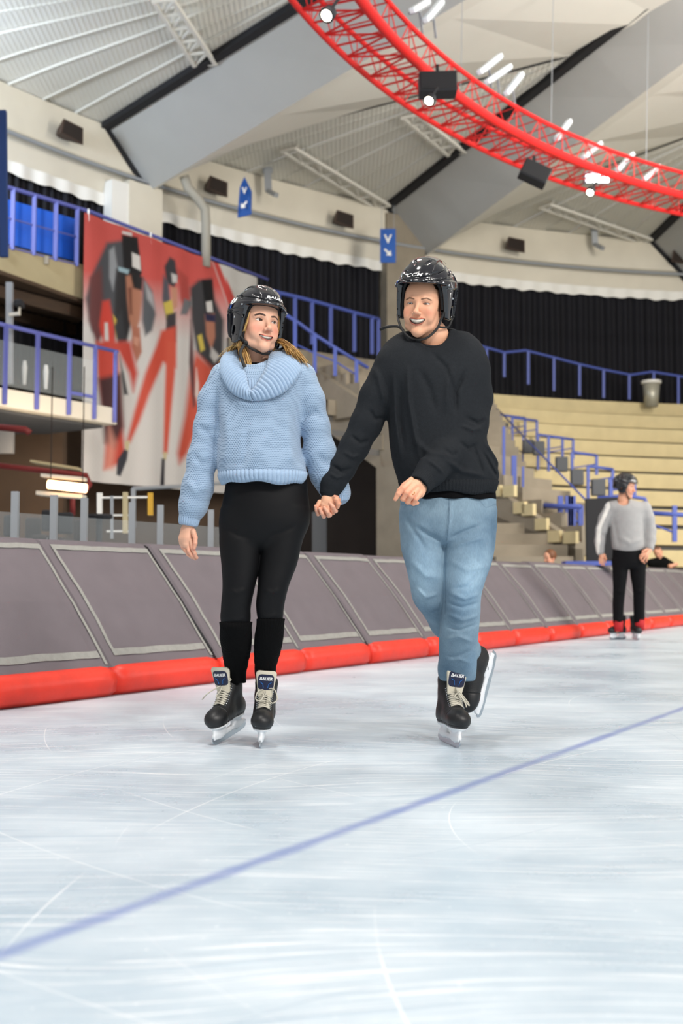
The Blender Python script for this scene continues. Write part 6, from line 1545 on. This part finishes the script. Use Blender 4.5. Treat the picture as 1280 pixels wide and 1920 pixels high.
for i in range(n):
    j = (i + 1) % n
    for q_ in range(k_ - 1): fs.append((i * k_ + q_, i * k_ + q_ + 1, j * k_ + q_ + 1, j * k_ + q_))
o = link('cowl_collar', vs, fs, M['knit_rib'], wt, smooth=True); sd_ = o.modifiers.new('Solidify', 'SOLIDIFY'); sd_.thickness = .006; sd_.offset = 0
loft_rib('inner_collar', [(694, 446, 512, .02, .085), (705, 443, 514, .0, .092), (725, 440, 520, -.02, .098), (750, 436, 530, -.02, .105)], DW, wt, M['knit_rib'], 46, .003)
def fu(p): return vloft(p, [(684, 452, 508, .03, .058), (692, 450, 510, .025, .066), (720, 440, 520, .02, .08)], DW, .006)
o, _, _ = cloth('undershirt', fu, P(430, 730, DW) - V(0, .15, 0), P(530, 675, DW) + V(0, .2, 0), .003, M['blackcloth'], wt, 1); tag(o, 'black undershirt neckline')
# leggings
def fl(p):
    hip = vloft(p, [(884, 426, 574, .0, .10), (920, 421, 577, .01, .118), (955, 415, 580, .02, .132), (985, 413, 577, .02, .125), (1008, 422, 562, .02, .105), (1030, 450, 536, .02, .07)], DW, .03)
    l = vloft(p, [(955, 416, 490, .015, .09), (985, 412, 494, .01, .088), (1016, 411, 491, .005, .086), (1060, 415, 487, .0, .078), (1100, 417, 478, -.008, .066), (1140, 414, 470, .0, .060), (1166, 414, 469, .015, .056), (1180, 420, 464, .03, .048)], DW, .01)
    r = vloft(p, [(955, 505, 579, .015, .09), (985, 495, 577, .01, .088), (1016, 491, 567, .005, .084), (1060, 486, 556, .0, .076), (1100, 483, 541, -.01, .065), (1140, 480, 532, .0, .058), (1160, 483, 530, .01, .055), (1174, 488, 526, .025, .048)], DW, .01)
    d = smin(hip, smin(l, r, .006), .020)
    return folds(p, d, [([(500, 1010), (530, 1000), (560, 985)], .010, -.004), ([(480, 1012), (450, 1005), (425, 992)], .010, -.004), ([(425, 1155), (445, 1162), (465, 1156)], .006, .003), ([(422, 1170), (445, 1176), (466, 1170)], .005, .003), ([(488, 1150), (505, 1156), (526, 1150)], .006, .003), ([(430, 1105), (447, 1112), (466, 1104)], .010, .004), ([(495, 1105), (512, 1112), (530, 1104)], .010, .004)], DW)
cloth('leggings', fl, P(395, 1205, DW) - V(.02, .2, .02), P(600, 875, DW) + V(.02, .25, 0), .004, M['legging'], wt, 1)
# side panels of the leggings (slightly greyer)
M['legging2'] = mat('grey_black_panel', '131318', .75, sheen=.3)
M['sock'] = mat('ribbed_black_sock', '060607', .95, spec=.15)
def sock_f(rows):
    def f(p):
        d = vloft(p, rows, DW, .004); z = p[:, 2]; cx = smooth_interp(z.astype(float), [P(0, r[0], DW + r[3])[2] for r in rows], [P((r[1] + r[2]) / 2, r[0], DW)[0] for r in rows]); an = np.arctan2(p[:, 1] - DW - .02, p[:, 0] - cx)
        return d - F(.0010) * np.cos(34 * an).astype(F)
    return f
for rows, wh in [([(1166, 411, 473, .018, .064), (1172, 412, 472, .012, .063), (1195, 412, 472, .05, .064), (1220, 416, 470, .09, .058), (1245, 420, 465, .135, .046), (1262, 424, 462, .17, .041), (1280, 427, 461, .19, .034)], 'photo left'), ([(1160, 481, 534, .01, .062), (1166, 481, 533, .012, .061), (1195, 477, 531, .04, .062), (1225, 476, 525, .08, .056), (1250, 477, 518, .115, .045), (1270, 478, 516, .145, .042), (1292, 478, 516, .16, .040)], 'r')]:
    cloth('sock', sock_f(rows), P(400, 1300, DW) - V(.02, .1, .08), P(545, 1150, DW) + V(.02, .35, .02), .0028, M['sock'], wt, 0)
# skates
p1 = place_skate((402, 1384), 0, 4.66, V(-.38, -.91, -.17), V(-.10, -.1, 1), V(0, -.140, .006), .98); seat_on_ice(p1)
make_skate(p1, wt, 'black hockey skate with cream laces, toe turned outwards', bow=2)
p2 = place_skate((487, 1397), 0, 4.56, V(.02, -1, -.0), V(.07, .0, 1), V(0, -.140, .006), .98); seat_on_ice(p2)
make_skate(p2, wt, 'black hockey skate with cream laces, pointing at the viewer', bow=1)
# ================================================================ the man
DM = 4.64
mt_ = empty('person', V(P(855, 1380, DM)[0], DM, 0), 'person in dark charcoal sweatshirt, faded blue jeans and black helmet, smiling', 'person')
gM = dict(fw=.0625, jaw=.050, chin=.004, eyez=.0, eye=.0036, mouth=.0078, mw=.034, skin='e6ad8c', blush=.40, brow=.0, bw=.0026, bc='5a3c26', ba=.9, lip='b8604e', iris='3c3428', lash=.6, hair='3a2618', gx=-.12, gz=-.25, tongue=.9, sideburn=1)
mp_ = Pose(P(793, 574, DM - .04), euler(-17, -9, 6), 1.06)
mph = Pose(mp_.to(V(.004, .004, .019)), mp_.R, 1.17)
hv = make_head(mp_, gM, [(P(812, 632, DM + .0), .060), (P(814, 668, DM + .03), .075)])
mhL = hand_mesh([[(784, 907, .004, .021), (778, 910, 0, .022), (772, 914, -.004, .020)], [(792, 914, .01, .020), (786, 924, .008, .019), (780, 930, .004, .017)]],
    [[(770, 904, -.010, .0121), (756, 916, -.026, .0110), (747, 926, -.026, .0099), (741, 936, -.020, .0081)],
     [(776, 911, -.014, .0125), (762, 924, -.028, .0114), (755, 935, -.018, .0103), (762, 938, .006, .0087)],
     [(782, 918, -.012, .0123), (770, 931, -.026, .0112), (764, 941, -.012, .0101), (772, 942, .008, .0085)],
     [(788, 924, -.006, .0112), (779, 936, -.018, .0101), (775, 944, -.006, .0090), (782, 943, .010, .0076)],
     [(772, 900, .006, .0132), (758, 910, .004, .0119), (749, 920, -.006, .0105), (743, 931, -.010, .0083)]],
    DM - .27, gM['skin'], [(799, 895, .050, .022), (790, 905, .024, .024)])
mhR = hand_mesh([[(617, 925, 0, .024), (613, 938, -.004, .023), (608, 946, -.006, .019)], [(624, 930, 0, .020), (622, 942, -.002, .019)]],
    [[(623, 944, -.004, .0106), (622, 955, -.006, .0096), (624, 962, .006, .0086)],
     [(615, 948, -.010, .0106), (613, 958, -.012, .0098), (616, 967, .000, .0086)],
     [(606, 946, -.010, .0104), (603, 956, -.012, .0094), (606, 965, .0, .0084)],
     [(599, 941, -.006, .0096), (594, 950, -.010, .0086), (596, 959, .0, .0076)],
     [(626, 932, -.016, .0116), (631, 937, -.026, .0104), (634, 944, -.024, .0090), (633, 951, -.016, .0074)]],
    4.585, gM['skin'], [(620, 905, .0, .026), (618, 922, 0, .024)])
seg = [[(P(814, 668, DM), .06), (P(822, 780, DM), .09), (P(835, 930, DM), .085)],
       [(P(814, 675, DM), .05), (P(728, 695, DM), .05), (P(672, 825, DM), .04), (P(620, 915, DM - .05), .027)],
       [(P(814, 675, DM), .05), (P(888, 705, DM), .05), (P(882, 825, DM), .04), (P(795, 897, DM - .222), .026)],
       [(P(838, 940, DM), .08), (P(875, 1030, DM - .02), .06), (P(868, 1130, DM - .03), .045), (P(856, 1262, DM + .115), .032)],
       [(P(838, 940, DM), .08), (P(795, 1030, DM), .06), (P(808, 1125, DM + .02), .055), (P(880, 1222, DM + .28), .034)]]
v, f_, c_ = body_join([hv, mhL, mhR, inner_body(seg, gM['skin'])])
link('body', v, f_, M['skin'], mt_, smooth=True, cols=c_)
MB().tube([P(773.5 + 4.6 * math.cos(a) * .75, 923.5 + 4.6 * math.sin(a) * .75, DM - .27 - .027 - .0115 * math.sin(a + .6)) for a in np.linspace(0, 2 * math.pi, 17)[:-1]], .0012, 6, closed=True).build('ring', M['gold'], mt_, smooth=True)
hm, bvm = make_helmet(mph, mt_, 'b', [('CCM', V(-.012, -.12, .078), V(1, 0, 0), V(0, .35, 1), .066, .3), ('CCM', V(.050, .02, .150), V(.9, .45, -.35), V(-.2, .6, .8), .050, .3)], None, h=.002)
tag(hm, 'glossy black helmet with white lettering on the brow')
mb = MB()
ribbon(mb, [mph.to(V(.094, .042, -.050)), mp_.to(V(.102, .018, -.072)), mp_.to(V(.090, -.012, -.080)), mp_.to(V(.074, -.038, -.080))], .009, .003, 20)
ribbon(mb, [mph.to(V(.090, -.024, -.010)), mp_.to(V(.082, -.032, -.050)), mp_.to(V(.072, -.040, -.084)), mp_.to(V(.046, -.056, -.118)), mp_.to(V(.020, -.064, -.132)), mp_.to(V(.0, -.066, -.133))], .010, .003, 40)
ribbon(mb, [mph.to(V(-.090, -.018, -.050)), mp_.to(V(-.082, -.042, -.065)), mp_.to(V(-.062, -.056, -.098)), mp_.to(V(-.030, -.064, -.126)), mp_.to(V(.0, -.066, -.133))], .010, .003, 40)
ribbon(mb, [mp_.to(V(-.058, -.055, -.100)), P(745, 612, DM - .02), P(725, 613, DM + .0), P(712, 618, DM + .02)], .012, .004, 24)
mb.ball(mph.to(V(.095, .044, -.045)), (.007, .006, .008), 8)
mb.build('chin_strap', M['strap'], hm, smooth=True)
# sweatshirt
RM = [(614, 772, 858, .06, .045), (624, 750, 878, .05, .070), (638, 728, 896, .035, .092), (656, 714, 908, .015, .108), (675, 708, 914, .0, .118), (700, 708, 917, -.01, .125), (745, 720, 912, -.015, .132), (790, 727, 911, -.018, .136), (840, 731, 916, -.02, .140), (872, 737, 930, -.02, .145), (892, 743, 935, -.018, .146), (906, 748, 932, -.016, .138), (914, 752, 928, -.016, .126)]
SM1 = [(736, 690, .01, .080), (706, 745, .0, .070), (686, 795, -.01, .064), (664, 838, -.02, .058), (640, 878, -.035, .054), (624, 905, -.045, .048), (618, 922, -.05, .038)]
SM2 = [(882, 694, .01, .082), (890, 745, .0, .072), (882, 795, -.03, .070), (862, 828, -.08, .068), (836, 856, -.14, .063), (808, 884, -.20, .057), (791, 902, -.235, .048)]
def fs_(p):
    t = vloft(p, RM, DM, .02, 2.0); d = smin(t, sleeve(p, SM1, DM, .02), .022); d = smin(d, sleeve(p, SM2, DM, .02), .014)
    d = folds(p, d, [([(760, 690), (762, 760), (772, 820), (784, 878)], .010, .010), ([(748, 720), (748, 790), (756, 860)], .010, -.006), ([(780, 700), (800, 740), (812, 790)], .014, -.005), ([(845, 690), (832, 740), (830, 790)], .012, .006), ([(870, 700), (848, 745), (848, 790)], .009, -.008),
        ([(862, 790), (890, 800), (908, 790)], .008, -.006), ([(855, 806), (880, 815), (902, 808)], .008, .005), ([(850, 835), (870, 850), (890, 838)], .008, -.005), ([(900, 830), (925, 860), (934, 880)], .010, .008), ([(895, 845), (915, 880), (930, 900)], .008, -.008), ([(820, 870), (860, 892), (910, 900)], .010, .006),
        ([(690, 770), (702, 790), (722, 785)], .008, -.006), ([(655, 820), (675, 835), (692, 828)], .008, -.006), ([(640, 850), (662, 862), (676, 856)], .008, .005), ([(620, 875), (640, 888), (662, 880)], .007, -.006), ([(615, 890), (632, 900), (650, 895)], .007, .005), ([(820, 850), (838, 865), (850, 858)], .008, -.004), ([(790, 872), (812, 890), (822, 900)], .007, .005), ([(700, 690), (712, 730), (722, 770)], .012, .007), ([(770, 830), (800, 860), (850, 870)], .012, .005), ([(800, 665), (830, 700), (850, 760)], .010, -.005), ([(735, 700), (738, 780), (748, 870)], .008, .005), ([(880, 840), (890, 870), (900, 900)], .008, -.006)], DM, amp=1.7)
    d = smax(d, -chain(p, [P(812, 606, DM - .0), P(811, 622, DM - .045), P(809, 626, DM - .11)], [.076, .060, .056], .02), .008)
    return d
cloth('sweatshirt', fs_, P(585, 945, DM - .3) - V(.03, .3, 0), P(955, 620, DM) + V(.05, .3, 0), .0042, M['sweat'], mt_, 1)
# neckband, waistband, cuffs
pts = []
for i in range(48):
    a = 2 * math.pi * i / 48
    pts.append(P(812 + 41 * math.cos(a), 622 + 29 * max(0, -math.sin(a)) - 6 * max(0, math.sin(a)), DM + .02 + (.100 if math.sin(a) < 0 else .07) * math.sin(a)))
mb = MB(); mb.tube(pts, .010, 8, closed=True, flat=.7); mb.build('neckband', M['sweat_rib'], mt_, smooth=True)
loft_rib('waistband', [(902, 749, 932, -.016, .134), (909, 751, 930, -.016, .130), (918, 754, 927, -.016, .124), (922, 756, 925, -.016, .120)], DM, mt_, M['sweat_rib'], 90, .0010)
rib_tube('cuff', P(621, 903, 4.595), P(617, 929, 4.59), .043, .038, mt_, M['sweat_rib'], 40, .0008)
rib_tube('cuff', P(801, 892, DM - .215), P(783, 912, DM - .258), .051, .046, mt_, M['sweat_rib'], 40, .0008)
def fu2(p): return vloft(p, [(905, 756, 926, -.01, .118), (925, 757, 929, -.01, .122), (938, 760, 930, -.01, .124)], DM, .008) - (.003 * np.sin(p[:, 0] * 60)).astype(F)
o, _, _ = cloth('undershirt', fu2, P(740, 950, DM) - V(0, .2, 0), P(950, 895, DM) + V(0, .2, 0), .004, M['blackcloth'], mt_, 1); tag(o, 'black shirt hem showing under the sweatshirt')
# jeans
def fj(p):
    hip = vloft(p, [(918, 752, 929, .0, .115), (945, 750, 930, .0, .124), (975, 750, 929, .0, .126), (1000, 754, 925, .0, .115), (1022, 775, 905, 0, .09)], DM, .02)
    fr = vloft(p, [(955, 838, 930, 0, .10), (985, 832, 930, -.01, .095), (1020, 830, 928, -.02, .094), (1056, 829, 921, -.03, .090), (1090, 830, 909, -.045, .085), (1116, 829, 902, -.05, .080), (1150, 826, 900, -.035, .074), (1197, 823, 896, .01, .068), (1235, 822, 894, .06, .062), (1256, 820, 893, .09, .060), (1268, 822, 892, .11, .060), (1276, 826, 890, .115, .058)], DM, .006)
    re = chain(p, [P(808, 1050, DM - .0), P(808, 1080, DM - .0), P(810, 1116, DM + .01), P(838, 1165, DM + .10), P(876, 1218, DM + .27)], [.05, .06, .074, .070, .058], .02)
    rv = vloft(p, [(955, 750, 830, 0, .10), (985, 750, 838, 0, .098), (1030, 752, 836, -.0, .094), (1056, 759, 833, -.01, .09), (1090, 767, 832, -.01, .085), (1112, 772, 831, -.0, .078), (1128, 780, 831, .01, .072)], DM, .02); re = smin(rv, re, .02)
    d = smin(hip, smin(fr, re, .006), .016)
    d = folds(p, d, [([(836, 1012), (862, 1000), (900, 985)], .008, -.006), ([(833, 1020), (800, 1005), (770, 985)], .009, -.006), ([(838, 1030), (870, 1018), (905, 1010)], .008, .004), ([(838, 940), (836, 985), (833, 1015)], .005, .004),
        ([(835, 1110), (865, 1122), (895, 1112)], .008, .006), ([(832, 1128), (860, 1138), (897, 1128)], .007, -.005), ([(832, 1150), (862, 1162), (895, 1152)], .008, .006), ([(830, 1172), (858, 1180), (893, 1168)], .007, -.005), ([(828, 1200), (855, 1192), (888, 1204)], .008, .006), ([(828, 1222), (850, 1232), (885, 1218)], .008, -.006), ([(830, 1242), (860, 1236), (888, 1246)], .007, .006), ([(832, 1258), (860, 1266), (885, 1256)], .006, -.004),
        ([(775, 1100), (795, 1120), (822, 1112)], .008, .006), ([(785, 1130), (805, 1150), (826, 1142)], .008, -.005), ([(765, 1050), (795, 1080), (826, 1085)], .012, .004), ([(752, 960), (775, 1000), (800, 1040)], .010, -.004), ([(835, 1050), (870, 1070), (915, 1060)], .012, .004), ([(890, 1075), (870, 1100), (840, 1105)], .008, -.005)], DM, amp=1.6)
    return smax(d, -chain(p, [P(856, 1262, DM + .11), P(856, 1300, DM + .12)], [.048, .056], .01), .004)
def jc(v):
    c = np.ones((len(v), 3)); 
    def ln(pts, w_, a, cl):
        nonlocal c; bd = None
        for i in range(len(pts) - 1):
            dd, t = seg2(v, P(*pts[i], DM), P(*pts[i + 1], DM)); bd = dd if bd is None else np.minimum(bd, dd)
        m_ = (np.clip((w_ - bd) / .002 + .5, 0, 1) * a * (v[:, 1] < DM - .02))[:, None]; c = c * (1 - m_) + np.array(cl) * m_
    ln([(836, 935), (836, 975), (833, 1016)], .002, .6, (.35, .42, .5)); ln([(843, 935), (843, 972), (836, 990)], .0016, .5, (1.25, 1.25, 1.25)); ln([(750, 945), (775, 952), (790, 936)], .002, .5, (.5, .55, .6)); ln([(930, 945), (905, 955), (890, 938)], .002, .5, (.5, .55, .6)); ln([(834, 1020), (832, 1080), (831, 1150)], .002, .5, (.45, .5, .55))
    # worn, paler thighs and knees, with lit and shaded denim tones painted in
    for (x, y, r, s) in [(880, 1055, .09, .42), (790, 1065, .07, .38), (866, 1112, .05, .35), (888, 1245, .03, .35), (850, 985, .12, -.12), (845, 1190, .05, -.12), (822, 1130, .04, -.2)]:
        q_ = P(x, y, DM); m_ = (s * np.exp(-(((v[:, 0] - q_[0]) / r) ** 2 + ((v[:, 2] - q_[2]) / (r * 1.8)) ** 2)))[:, None]; c = c * (1 + m_)
    return c
cloth('jeans', fj, P(735, 1295, DM) - V(.02, .25, 0), P(945, 905, DM) + V(.06, .5, .02), .0040, M['denim'], mt_, 1, cols=jc)
# skates
q1 = place_skate((860, 1396), 0, 4.56, V(.20, -.98, 0), V(.12, .02, 1), V(0, -.140, .006), 1.03); seat_on_ice(q1)
make_skate(q1, mt_, 'black hockey skate with bow-tied cream laces, planted on the ice', bow=3)
fwd = unit(V(-.28, -.25, -.90)); upv = unit(V(-.66, -.62, .25))
q2 = Pose(P(912, 1272, DM + .42) - (V(0, .02, .03)) @ frame_mat(fwd, upv).T, frame_mat(fwd, upv), 1.03)
make_skate(q2, mt_, 'lifted black skate trailing behind, white holder facing right', laces=False)
# ================================================================ far skater and spectators
DF = float(PZ(1152, 1200, 0)[1])
ft = empty('person', V(P(1175, 1190, DF)[0], DF, 0), 'person in grey sweatshirt, black trousers and black helmet skating far off at the right', 'person')
gF = dict(gM); gF.update(mouth=.003, eye=.004, skin='d9a083', gx=.2, gz=0, sideburn=0)
fp_ = Pose(P(1173, 913, DF), euler(58, -4, 6), 1.08)
hv = make_head(fp_, gF, [(P(1168, 938, DF + .02), .060), (P(1170, 948, DF + .03), .07)], h=.004)
def fpx(lst): return lst
hA = hand_mesh([[(1127, 1038, 0, .03), (1128, 1045, 0, .03)]], [[(1124, 1047, 0, .012), (1124, 1057, 0, .009)], [(1127, 1048, -.01, .012), (1128, 1060, 0, .009)], [(1130, 1048, -.01, .012), (1132, 1060, 0, .009)], [(1133, 1046, 0, .011), (1135, 1055, 0, .008)], [(1133, 1040, -.02, .012), (1136, 1049, -.03, .010)]], DF, gF['skin'], [(1125, 1030, 0, .03), (1126, 1036, 0, .028)], h=.004)
hB = hand_mesh([[(1216, 1032, -.1, .03), (1210, 1040, -.12, .032)]], [[(1206, 1036, -.14, .012), (1200, 1042, -.14, .010), (1199, 1047, -.13, .008)], [(1207, 1040, -.14, .012), (1201, 1048, -.14, .010), (1203, 1053, -.13, .008)], [(1210, 1044, -.14, .012), (1205, 1052, -.14, .010), (1208, 1056, -.12, .008)], [(1214, 1044, -.13, .011), (1211, 1053, -.13, .009)], [(1212, 1030, -.14, .013), (1204, 1034, -.16, .010)]], DF, gF['skin'], [(1219, 1022, -.06, .032), (1218, 1030, -.09, .03)], h=.004)
seg = [[(P(1170, 948, DF), .06), (P(1176, 990, DF), .12), (P(1178, 1032, DF), .12)], [(P(1170, 948, DF), .05), (P(1142, 955, DF), .05), (P(1127, 992, DF), .04), (P(1125, 1036, DF), .028)], [(P(1170, 948, DF), .05), (P(1210, 955, DF), .05), (P(1218, 992, DF), .04), (P(1218, 1028, DF - .08), .028)],
       [(P(1178, 1035, DF), .10), (P(1163, 1060, DF), .08), (P(1158, 1110, DF), .05), (P(1157, 1180, DF), .04)], [(P(1178, 1035, DF), .10), (P(1195, 1060, DF), .08), (P(1197, 1110, DF), .05), (P(1198, 1180, DF), .04)]]
v, f_, c_ = body_join([hv, hA, hB, inner_body(seg, gF['skin'], .016)]); link('body', v, f_, M['skin'], ft, smooth=True, cols=c_)
hf_, bvf = make_helmet(fp_, ft, 'a', [('BAUER', V(-.06, -.09, .07), V(1, -.8, 0), V(0, .35, 1), .07, .2)], None, h=.005, detail=False); tag(hf_, 'black helmet')
mb = MB(); ribbon(mb, [fp_.to(V(-.085, -.02, -.03)), fp_.to(V(-.05, -.05, -.10)), fp_.to(V(.0, -.06, -.125)), fp_.to(V(.05, -.05, -.10)), fp_.to(V(.085, -.02, -.03))], .014, .004, 24); mb.build('chin_strap', M['strap'], hf_)
RF = [(936, 1158, 1180, .02, .07), (942, 1143, 1202, .01, .10), (950, 1137, 1214, .0, .12), (965, 1142, 1210, 0, .14), (990, 1144, 1208, 0, .15), (1015, 1146, 1209, 0, .155), (1028, 1148, 1208, 0, .15), (1036, 1153, 1202, 0, .13)]
def ff_(p):
    d = vloft(p, RF, DF, .02); d = smin(d, sleeve(p, [(1146, 953, 0, .085), (1134, 972, 0, .075), (1127, 994, 0, .068), (1124, 1015, 0, .060), (1125, 1034, 0, .048)], DF, .02), .03)
    d = smin(d, sleeve(p, [(1207, 953, 0, .085), (1214, 972, 0, .078), (1218, 994, 0, .072), (1219, 1012, -.04, .062), (1218, 1026, -.08, .05)], DF, .02), .03)
    d = folds(p, d, [([(1150, 1005), (1175, 1020), (1200, 1010)], .03, .015), ([(1148, 970), (1152, 1000), (1156, 1025)], .02, -.012), ([(1200, 965), (1203, 995), (1206, 1020)], .02, -.012), ([(1120, 1000), (1130, 1006), (1138, 1000)], .02, -.01)], DF)
    return smax(d, -chain(p, [P(1166, 930, DF), P(1168, 941, DF - .06)], [.08, .065], .02), .01)
def stripe(v): return np.tile(1.0, (len(v), 3))
def smi(c):
    out = np.zeros(len(c), int); xs = np.interp(c[:, 2], [P(0, 1034, DF)[2], P(0, 990, DF)[2], P(0, 952, DF)[2]], [P(1118, 1034, DF)[0], P(1121, 990, DF)[0], P(1137, 952, DF)[0]])
    out[(np.abs(c[:, 0] - xs) < .022) & (c[:, 1] < DF + .03)] = 1; return out
cloth('sweatshirt', ff_, P(1105, 1050, DF) - V(.05, .3, 0), P(1240, 925, DF) + V(.05, .3, 0), .009, [M['grey_sweat'], M['white']], ft, 1, mi=smi)
def ft_(p):
    d = vloft(p, [(1026, 1149, 1209, 0, .13), (1045, 1148, 1211, 0, .14), (1058, 1149, 1210, 0, .13), (1066, 1152, 1206, 0, .11)], DF, .03)
    l = vloft(p, [(1050, 1148, 1178, 0, .10), (1075, 1148, 1176, 0, .095), (1105, 1149, 1172, -.01, .08), (1135, 1148, 1169, 0, .075), (1170, 1149, 1168, .01, .065)], DF, .01)
    r = vloft(p, [(1050, 1180, 1211, 0, .10), (1075, 1181, 1210, 0, .095), (1105, 1186, 1209, -.01, .08), (1135, 1187, 1208, 0, .075), (1168, 1188, 1208, .01, .065)], DF, .01)
    d = smin(d, smin(l, r, .01), .04); return folds(p, d, [([(1150, 1105), (1160, 1110), (1171, 1104)], .02, .012), ([(1187, 1105), (1197, 1110), (1208, 1104)], .02, .012), ([(1152, 1160), (1160, 1163), (1167, 1159)], .015, .01)], DF)
cloth('trousers', ft_, P(1135, 1180, DF) - V(.05, .25, 0), P(1225, 1015, DF) + V(.05, .25, 0), .009, M['jogger'], ft, 1)
for (x, y0, y1) in [(1159, 1164, 1184), (1199, 1162, 1182)]:
    a, b_ = P(x, y0, DF), P(x, y1, DF); MB().tube([a, (a + b_) / 2, b_], [.060, .056, .050], 14).build('sock', M['red_sock'], ft, smooth=True)
s1 = place_skate((1144, 1199), 0, DF, V(-.75, -.62, 0), V(0, 0, 1), V(0, -.14, .006), 1.05); seat_on_ice(s1); make_skate(s1, ft, 'black skate seen from the side', laces=False, h=.006)
s2 = place_skate((1197, 1199), 0, DF - .1, V(.0, -1, 0), V(.03, 0, 1), V(0, -.14, .006), 1.05); seat_on_ice(s2); make_skate(s2, ft, 'black skate pointing at the viewer', laces=False, h=.006)
# spectator leaning on the boards at the right
DS = 21.6
st_ = empty('person', P(1238, 1100, DS), 'person in black T-shirt leaning behind the pads at the right edge', 'person')
gS = dict(gF); gS.update(hair='6a4a38')
sp_ = Pose(P(1233, 1036, DS), euler(-35, -15, -25), 1.0); sv = make_head(sp_, gS, [(P(1239, 1050, DS + .05), .06), (P(1242, 1058, DS + .06), .08)], h=.006)
def sk_(p):
    return smin(chain(p, [P(1242, 1056, DS + .05), P(1243, 1080, DS + .1), P(1243, 1130, DS + .1)], [.10, .15, .14], .03), chain(p, [P(1250, 1060, DS), P(1256, 1062, DS - .1), P(1268, 1058, DS - .12)], [.05, .04, .032], .02), .03)
v2, f2 = mesh_sdf(sk_, P(1215, 1140, DS) - V(.2, .5, 0), P(1290, 1020, DS) + V(.2, .5, .1), .014)
v, f_, c_ = body_join([sv, (v2, f2, np.tile(np.array(lin(gS['skin'])[:3]), (len(v2), 1)))]); link('body', v, f_, M['skin'], st_, smooth=True, cols=c_)
cloth('t_shirt', lambda p: smin(smin(chain(p, [P(1220, 1056, DS), P(1240, 1055, DS + .05), P(1254, 1060, DS)], [.085, .12, .10], .03), chain(p, [P(1240, 1062, DS + .08), P(1243, 1128, DS + .1)], [.17, .165], .03), .04), p[:, 0] * 0 + 1, .001), P(1195, 1140, DS) - V(.2, .5, 0), P(1280, 1030, DS) + V(.2, .5, .1), .014, M['blackcloth'], st_, 1)
# spectator with brown hair, only the head shows above the pads
DH = 17.0
bt_ = empty('person', P(1029, 1090, DH), 'person with brown hair, only the head showing above the pads right of the man', 'person')
bp_ = Pose(P(1030, 1046, DH), euler(-60, -10, 0), .95); bv_ = make_head(bp_, gS, [(P(1031, 1062, DH + .03), .05), (P(1031, 1072, DH + .03), .07)], h=.006)
seg = [[(P(1031, 1070, DH), .08), (P(1031, 1085, DH), .15), (P(1031, 1140, DH), .14)]]
v, f_, c_ = body_join([bv_, inner_body(seg, gS['skin'], .016)]); link('body', v, f_, M['skin'], bt_, smooth=True, cols=c_)
cloth('top', lambda p: chain(p, [P(1031, 1078, DH), P(1031, 1140, DH)], [.17, .17], .03), P(1010, 1160, DH) - V(.2, .3, 0), P(1050, 1060, DH) + V(.2, .3, .1), .015, M['blackcloth'], bt_, 1)
M['brown_hair'] = mat('brown_hair', '6b3f20', .6)
cloth('hair', lambda p: (lambda q: smax(ell(q, (0, .022, .035), (.088, .105, .098)), -(q[:, 1] + .045 + .3 * np.clip(.03 - q[:, 2], 0, 1)), .01))(bp_.inv(p)), bp_.c - .16, bp_.c + .16, .006, M['brown_hair'], bt_, 1)
